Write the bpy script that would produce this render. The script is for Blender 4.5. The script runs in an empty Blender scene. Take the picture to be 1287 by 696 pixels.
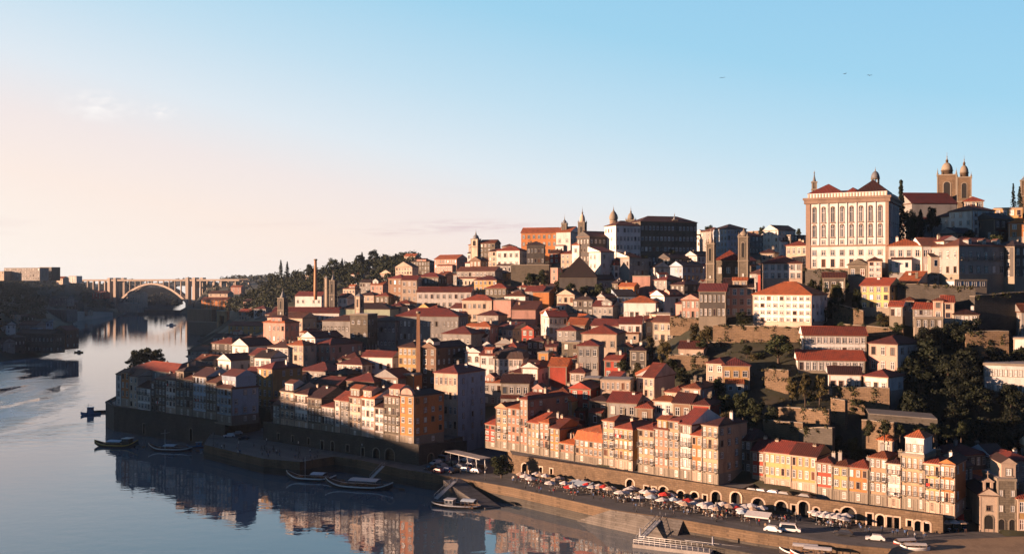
import bpy, math, random
import numpy as np
from mathutils import Vector, Matrix
SC = bpy.context.scene
COL = SC.collection
RNG = random.Random(7)
W0, H0, F, HZ, CZ = 1287.0, 696.0, 1270.0, 354.0, 64.0
CX = 643.5
rad = math.radians

# ---------------------------------------------------------------- helpers
class MB:
    """collects polygons and links them as one mesh"""
    def __init__(s): s.v = []; s.f = []; s.m = []; s.sm = []
    def vert(s, p): s.v.append((p[0], p[1], p[2])); return len(s.v) - 1
    def poly(s, pts, m=0, smooth=False):
        b = len(s.v); s.v.extend((p[0], p[1], p[2]) for p in pts)
        s.f.append(tuple(range(b, b + len(pts)))); s.m.append(m); s.sm.append(smooth)
    def box(s, x0, x1, y0, y1, z0, z1, m=0):
        b = len(s.v)
        s.v += [(x0,y0,z0),(x1,y0,z0),(x1,y1,z0),(x0,y1,z0),(x0,y0,z1),(x1,y0,z1),(x1,y1,z1),(x0,y1,z1)]
        for q in ((3,2,1,0),(4,5,6,7),(0,1,5,4),(1,2,6,5),(2,3,7,6),(3,0,4,7)):
            s.f.append(tuple(b+i for i in q)); s.m.append(m); s.sm.append(False)
    def prism(s, pts, z0, z1, m=0, mtop=None):
        n = len(pts); a = sum(pts[i][0]*pts[(i+1)%n][1]-pts[(i+1)%n][0]*pts[i][1] for i in range(n))
        if a < 0: pts = pts[::-1]
        s.poly([(x,y,z1) for x,y in pts], m if mtop is None else mtop)
        s.poly([(x,y,z0) for x,y in pts[::-1]], m)
        for i in range(n):
            (xa,ya),(xb,yb) = pts[i], pts[(i+1)%n]
            s.poly([(xa,ya,z0),(xb,yb,z0),(xb,yb,z1),(xa,ya,z1)], m)
    def lathe(s, prof, n=12, m=0, c=(0,0), smooth=True, sq=False):
        b = len(s.v); k = len(prof)
        for r, z in prof:
            for i in range(n):
                a = 2*math.pi*(i+(.5 if sq else 0))/n
                s.v.append((c[0]+r*math.cos(a), c[1]+r*math.sin(a), z))
        for j in range(k-1):
            for i in range(n):
                i2 = (i+1) % n
                s.f.append((b+j*n+i, b+j*n+i2, b+(j+1)*n+i2, b+(j+1)*n+i)); s.m.append(m); s.sm.append(smooth)
        s.f.append(tuple(b+(k-1)*n+i for i in range(n))); s.m.append(m); s.sm.append(False)
        s.f.append(tuple(b+n-1-i for i in range(n))); s.m.append(m); s.sm.append(False)
    def bar(s, p, q, r, m=0, n=5, r2=None):
        p = Vector(p); q = Vector(q); d = q-p
        if d.length < 1e-6: return
        d.normalize(); u = d.orthogonal().normalized(); w = d.cross(u); b = len(s.v)
        for c, rr in ((p, r), (q, r if r2 is None else r2)):
            for i in range(n):
                a = 2*math.pi*i/n; t = c+u*math.cos(a)*rr+w*math.sin(a)*rr; s.v.append(tuple(t))
        for i in range(n):
            j = (i+1) % n
            s.f.append((b+i, b+j, b+n+j, b+n+i)); s.m.append(m); s.sm.append(True)
        s.f.append(tuple(b+n+i for i in range(n))); s.m.append(m); s.sm.append(False)
        s.f.append(tuple(b+n-1-i for i in range(n))); s.m.append(m); s.sm.append(False)
    def mesh(s, name, mats):
        me = bpy.data.meshes.new(name); me.from_pydata(s.v, [], s.f)
        for x in (mats if isinstance(mats, (list, tuple)) else [mats]): me.materials.append(x)
        me.polygons.foreach_set('material_index', s.m); me.polygons.foreach_set('use_smooth', s.sm)
        me.update(); return me
    def build(s, name, mats, parent=None, loc=(0,0,0), rz=0):
        return link(name, s.mesh(name, mats), parent, loc, rz)

def link(name, data, parent=None, loc=(0,0,0), rz=0, scale=None):
    o = bpy.data.objects.new(name, data); COL.objects.link(o)
    if parent is not None: o.parent = parent
    o.location = loc
    if rz: o.rotation_euler = (0, 0, rz)
    if scale is not None: o.scale = scale
    return o
THINGS = []
def tag(o, label, cat, group=None, same=False):
    o['label'] = label; o['category'] = cat
    if group: o['group'] = group
    THINGS.append((o, same)); return o
def thing(name, label, cat, loc=(0,0,0), rz=0, group=None, same=False):
    o = link(name, None, None, loc, rz); o.empty_display_size = .5
    return tag(o, label, cat, group, same)
def struct(o, kind='structure'): o['kind'] = kind; return o
def copy_thing(root, kids, loc, rz=0, scale=None, label=None, group=None, mats=None, same=False):
    """kids: list of (child, [grandchildren])"""
    r = root.copy(); COL.objects.link(r); r.location = loc; r.rotation_euler = (0, 0, rz)
    if scale is not None: r.scale = scale if isinstance(scale, (tuple, list)) else (scale,)*3
    if label: r['label'] = label
    if group: r['group'] = group
    for ch, gs in kids:
        c = ch.copy(); COL.objects.link(c); c.parent = r
        if mats and ch.name.split('.')[0] in mats:
            c.data = mats[ch.name.split('.')[0]]
        for g in gs:
            k = g.copy(); COL.objects.link(k); k.parent = c
    THINGS.append((r, same)); return r

def at(px, py, Y): return Vector(((px-CX)/F*Y, Y, CZ-(py-HZ)*Y/F))
def onz(px, py, z):
    Y = (CZ-z)*F/(py-HZ); return at(px, py, Y)
def pix(p): return (CX+p[0]/p[1]*F, HZ+(CZ-p[2])/p[1]*F)

# ---------------------------------------------------------------- materials
ALB = .61
def mat(name, base, rough=.85, vary=.28, scale=.3, stain=.4, stain_col=None, bump=.15, rnd=.12, metal=0, spec=.3, fine=3.0):
    m = bpy.data.materials.new(name); m.use_nodes = True
    nt = m.node_tree; N = nt.nodes; L = nt.links
    base = tuple(c*ALB for c in base); stain_col = stain_col and tuple(c*ALB for c in stain_col)
    b = N['Principled BSDF']; b.inputs['Roughness'].default_value = rough; b.inputs['Metallic'].default_value = metal
    b.inputs['Specular IOR Level'].default_value = spec
    tc = N.new('ShaderNodeTexCoord'); oi = N.new('ShaderNodeObjectInfo')
    add = N.new('ShaderNodeVectorMath'); add.operation = 'MULTIPLY_ADD'
    L.new(oi.outputs['Random'], add.inputs[0]); add.inputs[1].default_value = (91, 53, 37); L.new(tc.outputs['Object'], add.inputs[2])
    n1 = N.new('ShaderNodeTexNoise'); n1.inputs['Scale'].default_value = scale; n1.inputs['Detail'].default_value = 6; n1.inputs['Roughness'].default_value = .65
    mp = N.new('ShaderNodeMapping'); mp.inputs['Scale'].default_value = (1, 1, .35)
    L.new(add.outputs[0], mp.inputs[0]); L.new(mp.outputs[0], n1.inputs['Vector'])
    n2 = N.new('ShaderNodeTexNoise'); n2.inputs['Scale'].default_value = fine; n2.inputs['Detail'].default_value = 3
    L.new(add.outputs[0], n2.inputs['Vector'])
    mx = N.new('ShaderNodeMix'); mx.data_type = 'RGBA'
    dark = stain_col or tuple(c*(.42) for c in base)
    mx.inputs[6].default_value = (*base, 1); mx.inputs[7].default_value = (*dark, 1)
    r = N.new('ShaderNodeMapRange'); r.inputs[1].default_value = .48; r.inputs[2].default_value = .78; r.inputs[4].default_value = min(1, stain*2.2)
    L.new(n1.outputs['Fac'], r.inputs[0]); L.new(r.outputs[0], mx.inputs[0])
    hs = N.new('ShaderNodeHueSaturation')
    r2 = N.new('ShaderNodeMapRange'); r2.inputs[3].default_value = 1-vary; r2.inputs[4].default_value = 1+vary
    L.new(n2.outputs['Fac'], r2.inputs[0])
    r3 = N.new('ShaderNodeMapRange'); r3.inputs[3].default_value = 1-rnd*2; r3.inputs[4].default_value = 1+rnd
    L.new(oi.outputs['Random'], r3.inputs[0])
    mu = N.new('ShaderNodeMath'); mu.operation = 'MULTIPLY'; L.new(r2.outputs[0], mu.inputs[0]); L.new(r3.outputs[0], mu.inputs[1])
    L.new(mu.outputs[0], hs.inputs['Value']); L.new(mx.outputs[2], hs.inputs['Color']); L.new(hs.outputs[0], b.inputs['Base Color'])
    if bump:
        bp = N.new('ShaderNodeBump'); bp.inputs['Strength'].default_value = bump; bp.inputs['Distance'].default_value = .1
        L.new(n2.outputs['Fac'], bp.inputs['Height']); L.new(bp.outputs[0], b.inputs['Normal'])
    return m

def stone_mat(name, base, sx=.5, sy=.5, rough=.9):
    """coursed masonry: brick pattern in object space"""
    m = mat(name, base, rough=rough, vary=.35, scale=.25, stain=.42, fine=2.2, rnd=.08)
    nt = m.node_tree; N = nt.nodes; L = nt.links
    hs = next(n for n in N if n.type == 'HUE_SAT'); tc = next(n for n in N if n.type == 'TEX_COORD')
    sep = N.new('ShaderNodeSeparateXYZ'); L.new(tc.outputs['Object'], sep.inputs[0])
    ad = N.new('ShaderNodeMath'); ad.operation = 'ADD'; L.new(sep.outputs[0], ad.inputs[0]); L.new(sep.outputs[1], ad.inputs[1])
    cb = N.new('ShaderNodeCombineXYZ'); L.new(ad.outputs[0], cb.inputs[0]); L.new(sep.outputs[2], cb.inputs[1])
    br = N.new('ShaderNodeTexBrick'); br.inputs['Scale'].default_value = 1; br.inputs['Brick Width'].default_value = 1.3; br.inputs['Row Height'].default_value = .55
    br.inputs['Mortar Size'].default_value = .05; br.inputs['Color1'].default_value = (1,1,1,1); br.inputs['Color2'].default_value = (.68,.66,.62,1); br.inputs['Mortar'].default_value = (.45,.43,.4,1)
    L.new(cb.outputs[0], br.inputs['Vector'])
    mm = N.new('ShaderNodeMix'); mm.data_type = 'RGBA'; mm.blend_type = 'MULTIPLY'; mm.inputs[0].default_value = .8
    L.new(hs.outputs[0], mm.inputs[6]); L.new(br.outputs['Color'], mm.inputs[7]); L.new(mm.outputs[2], N['Principled BSDF'].inputs['Base Color'])
    return m

def roof_mat(name, base, rnd=.42):
    """weathered clay tiles: patches, lichen and tile rows running down the slope"""
    m = mat(name, base, rough=.8, vary=.5, scale=.4, stain=.46, stain_col=tuple(c*.35+.012 for c in base), fine=1.6, rnd=rnd, bump=0)
    nt = m.node_tree; N = nt.nodes; L = nt.links; b = N['Principled BSDF']
    tc = next(n for n in N if n.type == 'TEX_COORD'); g = N.new('ShaderNodeNewGeometry')
    cr = N.new('ShaderNodeVectorMath'); cr.operation = 'CROSS_PRODUCT'; L.new(g.outputs['True Normal'], cr.inputs[0]); cr.inputs[1].default_value = (0,0,1)
    nm = N.new('ShaderNodeVectorMath'); nm.operation = 'NORMALIZE'; L.new(cr.outputs[0], nm.inputs[0])
    dt = N.new('ShaderNodeVectorMath'); dt.operation = 'DOT_PRODUCT'; L.new(nm.outputs[0], dt.inputs[0]); L.new(g.outputs['Position'], dt.inputs[1])
    mu = N.new('ShaderNodeMath'); mu.operation = 'MULTIPLY'; mu.inputs[1].default_value = 2*math.pi/.55; L.new(dt.outputs['Value'], mu.inputs[0])
    sn = N.new('ShaderNodeMath'); sn.operation = 'SINE'; L.new(mu.outputs[0], sn.inputs[0])
    bp = N.new('ShaderNodeBump'); bp.inputs['Strength'].default_value = .38; bp.inputs['Distance'].default_value = .09
    L.new(sn.outputs[0], bp.inputs['Height']); L.new(bp.outputs[0], b.inputs['Normal'])
    return m
WALLS = {
 'white': (.66,.63,.59), 'cream': (.52,.41,.31), 'pink': (.50,.28,.22), 'ochre': (.50,.31,.12), 'yellow': (.56,.40,.16),
 'red': (.36,.055,.03), 'orange': (.52,.20,.06), 'blue': (.34,.42,.50), 'teal': (.17,.30,.33), 'grey': (.28,.265,.245),
 'sand': (.42,.26,.155), 'rose': (.43,.19,.12), 'stone': (.165,.14,.105), 'brown': (.20,.12,.075), 'dark': (.085,.075,.066), 'green': (.30,.34,.25)}
M = {k: mat('plaster_'+k, v) for k, v in WALLS.items()}
M['stone'] = stone_mat('granite_blocks', WALLS['stone'])
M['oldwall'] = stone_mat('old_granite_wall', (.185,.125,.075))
M['darkwall'] = stone_mat('shaded_wet_granite', (.085,.075,.062))  # darker granite copy: shade in the colour of walls, also wet tide band
M['trim'] = mat('granite_trim', (.24,.20,.15), stain=.2, rnd=.1)
M['palestone'] = mat('pale_stone_trim', (.48,.36,.27), stain=.2)
ROOFS = [roof_mat('roof_tile_red', (.20,.038,.016)), roof_mat('roof_tile_orange', (.31,.08,.022)), roof_mat('roof_tile_brown', (.105,.036,.02)), roof_mat('roof_tile_deep_red', (.13,.022,.013)), roof_mat('roof_tile_dark', (.06,.032,.025))]
M['slate'] = mat('grey_roof_sheet', (.17,.175,.18), rough=.6, stain=.3)
M['sash'] = mat('white_painted_wood', (.78,.77,.74), stain=.1, bump=0, rnd=.2)
M['sashdark'] = mat('dark_painted_wood', (.10,.05,.035), stain=.1, bump=0, rnd=.4)
def glass(name, c, rough=.12):
    m = mat(name, c, rough=rough, vary=.5, scale=.9, stain=.3, bump=0, rnd=.4, spec=.6); return m
PANES = [glass('window_glass_dark', (.010,.012,.014)), glass('window_glass_dark_deep', (.01,.01,.011), .2), glass('window_glass_curtain', (.45,.43,.38), .35), glass('window_glass_bluish', (.06,.075,.09), .08), mat('wooden_shutter', (.16,.06,.03), rnd=.5)]
M['iron'] = mat('wrought_iron', (.025,.025,.027), rough=.5, stain=.1, bump=0)
M['wood'] = mat('weathered_wood', (.16,.09,.05), stain=.3)
M['darkwood'] = mat('dark_hull_wood', (.035,.025,.02), stain=.2, rough=.55)
M['door'] = mat('painted_door', (.07,.05,.04), rnd=.5, stain=.2)
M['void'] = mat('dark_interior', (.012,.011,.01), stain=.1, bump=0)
M['cobble'] = stone_mat('granite_paving', (.19,.18,.17))
M['concrete'] = mat('concrete', (.36,.33,.30), stain=.3)
M['canvas'] = mat('white_canvas', (.60,.57,.54), stain=.12, bump=0, rnd=.08)
M['canvasred'] = mat('red_canvas', (.55,.03,.02), stain=.12, bump=0, rnd=.2)
M['canvascream'] = mat('cream_canvas', (.46,.34,.25), stain=.12, bump=0, rnd=.1)
M['canvasblue'] = mat('pale_blue_canvas', (.45,.55,.62), stain=.12, bump=0, rnd=.1)
M['paintwhite'] = mat('white_boat_paint', (.74,.73,.70), stain=.15, rough=.4, bump=0)
M['paintyellow'] = mat('yellow_boat_paint', (.55,.33,.04), stain=.15, rough=.4, bump=0)
M['paintblue'] = mat('blue_boat_paint', (.05,.20,.36), stain=.15, rough=.4, bump=0)
M['paintred'] = mat('red_boat_paint', (.50,.05,.025), stain=.15, rough=.4, bump=0)
M['barrel'] = mat('oak_barrel', (.36,.20,.09), stain=.2, rnd=.2)
M['metal'] = mat('galvanised_metal', (.42,.43,.44), rough=.45, metal=.4, stain=.2, bump=0)
def leaf_mat(name, base, rnd=.25):
    m = mat(name, base, rough=.75, vary=.5, scale=.5, stain=.4, fine=1.2, rnd=rnd, bump=0, spec=.15)
    return m
M['leaf'] = leaf_mat('broad_leaves', (.034,.042,.014)); M['leaf2'] = leaf_mat('dry_olive_leaves', (.075,.06,.02)); M['needle'] = leaf_mat('conifer_needles', (.014,.022,.011))
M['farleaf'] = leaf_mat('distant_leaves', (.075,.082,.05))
M['bark'] = mat('tree_bark', (.09,.06,.04), stain=.3)
# ---------------------------------------------------------------- terrain
NP = np.array([
 (-9,338,10),(20,312,10),(55,274,10),(66,270,9),(104,240,9),(130,232,8),(200,205,10),
 (-25,372,8),(-20,390,11),(-85,395,10),(-30,350,11),(-60,362,11),(-110,402,10),(-114,398,10),(-165,446,10),(-178,462,8),
 (-1,350,17),(18,405,21),(39,430,29),(-1,420,23),(23,520,42),(-11,580,49),(28,620,64),(15,700,78),(79,640,80),(94,590,64),
 (69,475,43),(-27,800,78),(-59,800,67),(-49,600,44),(-34,520,31),(-82,545,25),(-123,640,42),(-125,560,28),(-125,490,19),(-92,480,20),(-150,470,12),
 (-60,450,20),(-60,410,16),(-109,800,54),(-192,1000,60),(-142,1100,82),(-287,1200,62),(-328,1250,40),(-382,1300,26),(-487,1800,50),(-713,2350,62),
 (-600,1900,30),(-230,760,10),(-300,1000,8),(-200,620,9),(-215,700,10),(-345,1180,7),(-520,1720,8),(-160,900,45),(-200,850,26),
 (69,372,50.6),(98,362,49.5),(133,402,68),(133,430,72),(179,450,72),(207,470,76),(167,380,64),(190,372,56),(145,332,48),(128,352,54),
 (91,316,35),(124,306,29),(143,296,29),(77,300,27),(70,312,30),(90,277,19),(71,287,20),(66,348,40),(54,368,36),(53,312,24),
 (36,342,20),(115,278,13),(180,800,90),(210,750,90),(128,750,84),(135,560,58),(260,480,78),(300,400,75),(340,300,50),(300,240,25),(420,260,40),
 (110,430,60),(95,480,48),(120,500,52),(300,1100,95),(0,1100,90),(-100,1400,85),(600,900,90),(-300,1900,72),(-600,2900,80),(0,2900,95),(800,2500,95),(170,340,42),(30,340,19),(160,285,14),(150,300,28),(205,440,85),(195,410,79),(190,420,81),(212,430,84),(168,367,64),(181,364,63),(153,372,66),(108,405,64),(122,428,71),(159,354,59),(136,336,49),(134,341,53),(110,256,6),(122,250,5),(129,272,8),(114,244,5),(125,240,5),
 ], float)
def _phi(r): return r
def _fit(P):
    n = len(P); D = np.sqrt(((P[:, None, :2]-P[None, :, :2])**2).sum(-1))
    A = np.zeros((n+3, n+3)); A[:n, :n] = _phi(D) - np.eye(n)*6.0
    A[:n, n] = 1; A[:n, n+1:] = P[:, :2]; A[n, :n] = 1; A[n+1:, :n] = P[:, :2].T
    return np.linalg.solve(A, np.concatenate([P[:, 2], np.zeros(3)]))
NW = _fit(NP)
LAND = np.array([(420,140),(160,190),(124,228),(99,238),(59,262),(13,300),(0,312),(-2,352),(-24,366),(-16,345),(-30,326),(-93,378),(-96,402),(-107,408),(-110,389),(-171,436),
 (-180,455),(-184,500),(-192,560),(-216,700),(-285,945),(-337,1145),(-500,1700),(-690,2150),(-760,2500),(-900,3400),(3000,3400),(3000,140)], float)
def _sdist(X, Y, P, closed=True):
    d = np.full(X.shape, 1e9); ins = np.zeros(X.shape, bool); n = len(P)
    for i in range(n if closed else n-1):
        ax, ay = P[i]; bx, by = P[(i+1) % n]; ex, ey = bx-ax, by-ay
        t = np.clip(((X-ax)*ex+(Y-ay)*ey)/(ex*ex+ey*ey+1e-9), 0, 1)
        d = np.minimum(d, np.hypot(X-ax-t*ex, Y-ay-t*ey))
        if closed and abs(by-ay) > 1e-9:
            c = ((ay > Y) != (by > Y)) & (X < ex*(Y-ay)/ey+ax); ins ^= c
    return np.where(ins, d, -d) if closed else d
def north_raw(X, Y):
    X = np.asarray(X, float); Y = np.asarray(Y, float); sh = X.shape; x = X.ravel(); y = Y.ravel()
    out = np.zeros(len(x))
    for a in range(0, len(x), 20000):
        xx = x[a:a+20000]; yy = y[a:a+20000]
        D = np.hypot(xx[:, None]-NP[None, :, 0], yy[:, None]-NP[None, :, 1])
        out[a:a+20000] = _phi(D) @ NW[:-3] + NW[-3] + NW[-2]*xx + NW[-1]*yy
    return np.clip(out, 3, 110).reshape(sh)
def north(X, Y):
    h = north_raw(X, Y); d = _sdist(np.asarray(X, float), np.asarray(Y, float), LAND)
    return np.where(d < 3, -6, np.minimum(h, 5+d*1.2))
def gz(x, y): return float(north(np.array([x]), np.array([y]))[0])
def ray_ground(px, py, H=0.0, y0=225, y1=1600):
    Y = np.arange(y0, y1, 2.0); X = (px-CX)/F*Y; Z = CZ-(py-HZ)*Y/F
    g = north(X, Y)+H; k = np.where((Z <= g) & (g-H > 0))[0]
    return float(Y[k[0]]) if len(k) else None

def grid_mesh(name, xs, ys, zf, material):
    X, Y = np.meshgrid(xs, ys); Z = zf(X, Y); nx, ny = len(xs), len(ys)
    me = bpy.data.meshes.new(name)
    v = np.stack([X, Y, Z], -1).reshape(-1, 3); i = np.arange(nx*ny).reshape(ny, nx)
    q = np.stack([i[:-1, :-1], i[:-1, 1:], i[1:, 1:], i[1:, :-1]], -1).reshape(-1, 4)
    me.from_pydata(v.tolist(), [], q.tolist()); me.materials.append(material)
    me.polygons.foreach_set('use_smooth', [True]*len(q)); me.update(); return me
def steps(*seg):
    o = []
    for a, b, s in seg: o += list(np.arange(a, b, s))
    return np.array(o+[seg[-1][1]])
gm = mat('earth_and_scrub', (.03,.031,.015), vary=.5, scale=.06, stain=.45, stain_col=(.06,.043,.027), fine=.5, rnd=0)
struct(link('hillside', grid_mesh('hillside', steps((-1400,-230,30),(-230,300,5),(300,1600,50)), steps((140,720,5),(720,1500,20),(1500,3400,60)), north, gm)))
SB = np.array([(-300,-300),(-345,100),(-352,300),(-378,600),(-400,789),(-406,880),(-432,965),(-560,1270),(-748,1730),(-764,1990),(-850,2200),(-935,2380),(-1100,2900)], float)
def south(X, Y):
    d = _sdist(X, Y, SB, False)
    sx = np.interp(Y, SB[:, 1], SB[:, 0]); d = np.where(X < sx, d, -d)
    top = np.interp(Y, [-300,150,195,250,340,460,700,900,1500,2000,2300], [60,62,71,75,73,72,76,76,70,66,48])
    wob = 5*np.sin(X*.021+1)*np.sin(Y*.017)
    h = top*(1-np.exp(-(np.maximum(d-8, 0)/62)**1.5))+wob*np.clip(d/150, 0, 1)
    return np.where(d < 2, -5, 3+h*1.0)
struct(link('hill', grid_mesh('hill', steps((-2600,-1000,60),(-1000,-280,12)), steps((-300,600,20),(600,1400,12),(1400,3400,40)), south, gm)))
# far ridge behind the bridge
def ridge(X, Y): return 55+14*np.sin(X*.004+.6)+10*np.sin(X*.011)+6*np.sin(X*.03+Y*.01)-np.abs(Y-3300)*.05
struct(link('far_hills', grid_mesh('far_hills', steps((-2600,600,40),), steps((2950,3600,60),), ridge, gm)))

# ---------------------------------------------------------------- water
wm = bpy.data.materials.new('river_water'); wm.use_nodes = True
nt = wm.node_tree; N = nt.nodes; L = nt.links; b = N['Principled BSDF']
b.inputs['Base Color'].default_value = (.07,.10,.12,1); b.inputs['IOR'].default_value = 1.9; b.inputs['Specular IOR Level'].default_value = .5
tc = N.new('ShaderNodeTexCoord')
def noise(scale, sc3, detail=3, rz=0):
    mp = N.new('ShaderNodeMapping'); mp.inputs['Scale'].default_value = sc3; mp.inputs['Rotation'].default_value = (0,0,rz)
    L.new(tc.outputs['Object'], mp.inputs[0]); n = N.new('ShaderNodeTexNoise'); n.inputs['Scale'].default_value = scale; n.inputs['Detail'].default_value = detail
    L.new(mp.outputs[0], n.inputs['Vector']); return n
msk = noise(.012, (1.6,.55,1), 5, rad(-24)); msk.inputs['Distortion'].default_value = 1.2
mr = N.new('ShaderNodeMapRange'); mr.inputs[1].default_value = .42; mr.inputs[2].default_value = .50; L.new(msk.outputs['Fac'], mr.inputs[0])
# wind-ruffled water lies out in the stream, the lee of the quay is calm
gx = N.new('ShaderNodeSeparateXYZ'); L.new(tc.outputs['Object'], gx.inputs[0])
lee = N.new('ShaderNodeMath'); lee.operation = 'MULTIPLY_ADD'; lee.inputs[1].default_value = 0.55; L.new(gx.outputs[1], lee.inputs[0])
L.new(gx.outputs[0], lee.inputs[2])   # x + .55 y
leer = N.new('ShaderNodeMapRange'); leer.inputs[1].default_value = 95; leer.inputs[2].default_value = 10; L.new(lee.outputs[0], leer.inputs[0])
leer.inputs[3].default_value = 0; leer.inputs[4].default_value = 1
mk0 = N.new('ShaderNodeMath'); mk0.operation = 'MULTIPLY'; L.new(mr.outputs[0], mk0.inputs[0]); L.new(leer.outputs[0], mk0.inputs[1])
ya = N.new('ShaderNodeMapRange'); ya.inputs[1].default_value = 370; ya.inputs[2].default_value = 480; L.new(gx.outputs[1], ya.inputs[0])
mk = N.new('ShaderNodeMath'); mk.operation = 'MULTIPLY'; L.new(mk0.outputs[0], mk.inputs[0]); L.new(ya.outputs[0], mk.inputs[1])
rr = N.new('ShaderNodeMapRange'); rr.inputs[3].default_value = .02; rr.inputs[4].default_value = .34; L.new(mk.outputs[0], rr.inputs[0]); L.new(rr.outputs[0], b.inputs['Roughness'])
w1 = noise(.35, (1,1,1), 3); w2 = noise(.09, (1,1.6,1), 2)
ad = N.new('ShaderNodeMath'); ad.operation = 'MULTIPLY_ADD'; ad.inputs[1].default_value = 2.2; L.new(w2.outputs['Fac'], ad.inputs[0]); L.new(w1.outputs['Fac'], ad.inputs[2])
bs = N.new('ShaderNodeMapRange'); bs.inputs[3].default_value = .045; bs.inputs[4].default_value = .75; L.new(mk.outputs[0], bs.inputs[0])
bp = N.new('ShaderNodeBump'); bp.inputs['Distance'].default_value = .5; L.new(bs.outputs[0], bp.inputs['Strength']); L.new(ad.outputs[0], bp.inputs['Height']); L.new(bp.outputs[0], b.inputs['Normal'])
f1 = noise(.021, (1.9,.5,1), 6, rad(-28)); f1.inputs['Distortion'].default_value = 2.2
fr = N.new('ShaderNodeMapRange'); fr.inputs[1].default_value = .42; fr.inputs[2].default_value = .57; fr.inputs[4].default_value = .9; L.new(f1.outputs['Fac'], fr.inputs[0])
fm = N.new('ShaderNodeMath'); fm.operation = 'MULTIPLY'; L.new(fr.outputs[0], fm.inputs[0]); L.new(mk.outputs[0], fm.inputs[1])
fc = N.new('ShaderNodeMix'); fc.data_type = 'RGBA'; L.new(fm.outputs[0], fc.inputs[0]); fc.inputs[6].default_value = (.07,.10,.12,1); fc.inputs[7].default_value = (.40,.44,.47,1); L.new(fc.outputs[2], b.inputs['Base Color'])  # pale patches put bright sky reflection into the base colour
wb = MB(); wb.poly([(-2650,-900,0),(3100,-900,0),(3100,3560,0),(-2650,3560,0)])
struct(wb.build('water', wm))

# ---------------------------------------------------------------- light, sky, camera
SUN_AZ, SUN_EL = -105.0, 7.4          # degrees from +Y towards +X, and up
sd = Vector((math.sin(rad(SUN_AZ))*math.cos(rad(SUN_EL)), math.cos(rad(SUN_AZ))*math.cos(rad(SUN_EL)), math.sin(rad(SUN_EL))))
sl = bpy.data.lights.new('sun', 'SUN'); sl.energy = 5.0; sl.angle = rad(.5); sl.color = (1.0,.62,.41)
so = link('sun', sl); so.rotation_euler = (-sd).to_track_quat('-Z', 'Y').to_euler(); so.location = (-200,0,300)
wd = bpy.data.worlds.new('World'); SC.world = wd; wd.use_nodes = True
nt = wd.node_tree; N = nt.nodes; L = nt.links; bg = N['Background']; bg.inputs['Strength'].default_value = .08
sk = N.new('ShaderNodeTexSky'); sk.sky_type = 'NISHITA'; sk.sun_disc = False; sk.sun_elevation = rad(SUN_EL); sk.sun_rotation = rad(SUN_AZ)
sk.altitude = 60; sk.air_density = 1.0; sk.dust_density = 1.2; sk.ozone_density = 1.6
EXPO = 2.08
def lin(c): return tuple(((v/255+.055)/1.055)**2.4 if v > 10 else v/3294 for v in c)
SKY = [(-6,(255,247,240)),(0,(254,236,227)),(3,(245,233,231)),(6,(226,235,243)),(10,(196,225,242)),(15,(160,212,239)),(21,(144,202,236)),(34,(66,122,182)),(60,(32,66,120)),(96,(20,46,92))]
tc = N.new('ShaderNodeTexCoord'); sp = N.new('ShaderNodeSeparateXYZ'); L.new(tc.outputs['Generated'], sp.inputs[0])
asn = N.new('ShaderNodeMath'); asn.operation = 'ARCSINE'; L.new(sp.outputs[2], asn.inputs[0])
dg = N.new('ShaderNodeMath'); dg.operation = 'MULTIPLY'; dg.inputs[1].default_value = 180/math.pi; L.new(asn.outputs[0], dg.inputs[0])
mx0 = N.new('ShaderNodeMath'); mx0.operation = 'MAXIMUM'; mx0.inputs[1].default_value = 0; L.new(dg.outputs[0], mx0.inputs[0])
azt = N.new('ShaderNodeMath'); azt.operation = 'MULTIPLY_ADD'; azt.inputs[1].default_value = 13.0; L.new(sp.outputs[0], azt.inputs[0]); L.new(mx0.outputs[0], azt.inputs[2])
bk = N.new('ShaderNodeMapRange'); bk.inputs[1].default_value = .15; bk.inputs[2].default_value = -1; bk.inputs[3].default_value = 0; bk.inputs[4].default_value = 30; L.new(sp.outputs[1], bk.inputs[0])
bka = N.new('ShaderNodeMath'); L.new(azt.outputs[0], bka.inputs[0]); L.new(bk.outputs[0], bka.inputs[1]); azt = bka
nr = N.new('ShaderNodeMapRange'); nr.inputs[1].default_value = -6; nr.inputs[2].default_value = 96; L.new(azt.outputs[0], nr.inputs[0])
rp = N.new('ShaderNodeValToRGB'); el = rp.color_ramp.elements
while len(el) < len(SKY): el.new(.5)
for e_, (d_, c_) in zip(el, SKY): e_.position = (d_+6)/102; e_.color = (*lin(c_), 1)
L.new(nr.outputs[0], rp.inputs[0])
# thin cirrus, low streaks
mp = N.new('ShaderNodeMapping'); mp.inputs['Scale'].default_value = (3.2,3.2,34); mp.inputs['Location'].default_value = (.35,0,.2); L.new(tc.outputs['Generated'], mp.inputs[0])
cn = N.new('ShaderNodeTexNoise'); cn.inputs['Scale'].default_value = 2.2; cn.inputs['Detail'].default_value = 5; L.new(mp.outputs[0], cn.inputs['Vector'])
cr = N.new('ShaderNodeMapRange'); cr.inputs[1].default_value = .60; cr.inputs[2].default_value = .74; cr.inputs[4].default_value = .14; L.new(cn.outputs['Fac'], cr.inputs[0])
low = N.new('ShaderNodeMapRange'); low.inputs[1].default_value = 2.0; low.inputs[2].default_value = 6.5; low.inputs[3].default_value = 1; low.inputs[4].default_value = 0; L.new(dg.outputs[0], low.inputs[0])
cm_ = N.new('ShaderNodeMath'); cm_.operation = 'MULTIPLY'; L.new(cr.outputs[0], cm_.inputs[0]); L.new(low.outputs[0], cm_.inputs[1])
cx = N.new('ShaderNodeMix'); cx.data_type = 'RGBA'; L.new(cm_.outputs[0], cx.inputs[0]); L.new(rp.outputs[0], cx.inputs[6]); cx.inputs[7].default_value = (*lin((214,178,184)), 1)
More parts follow.
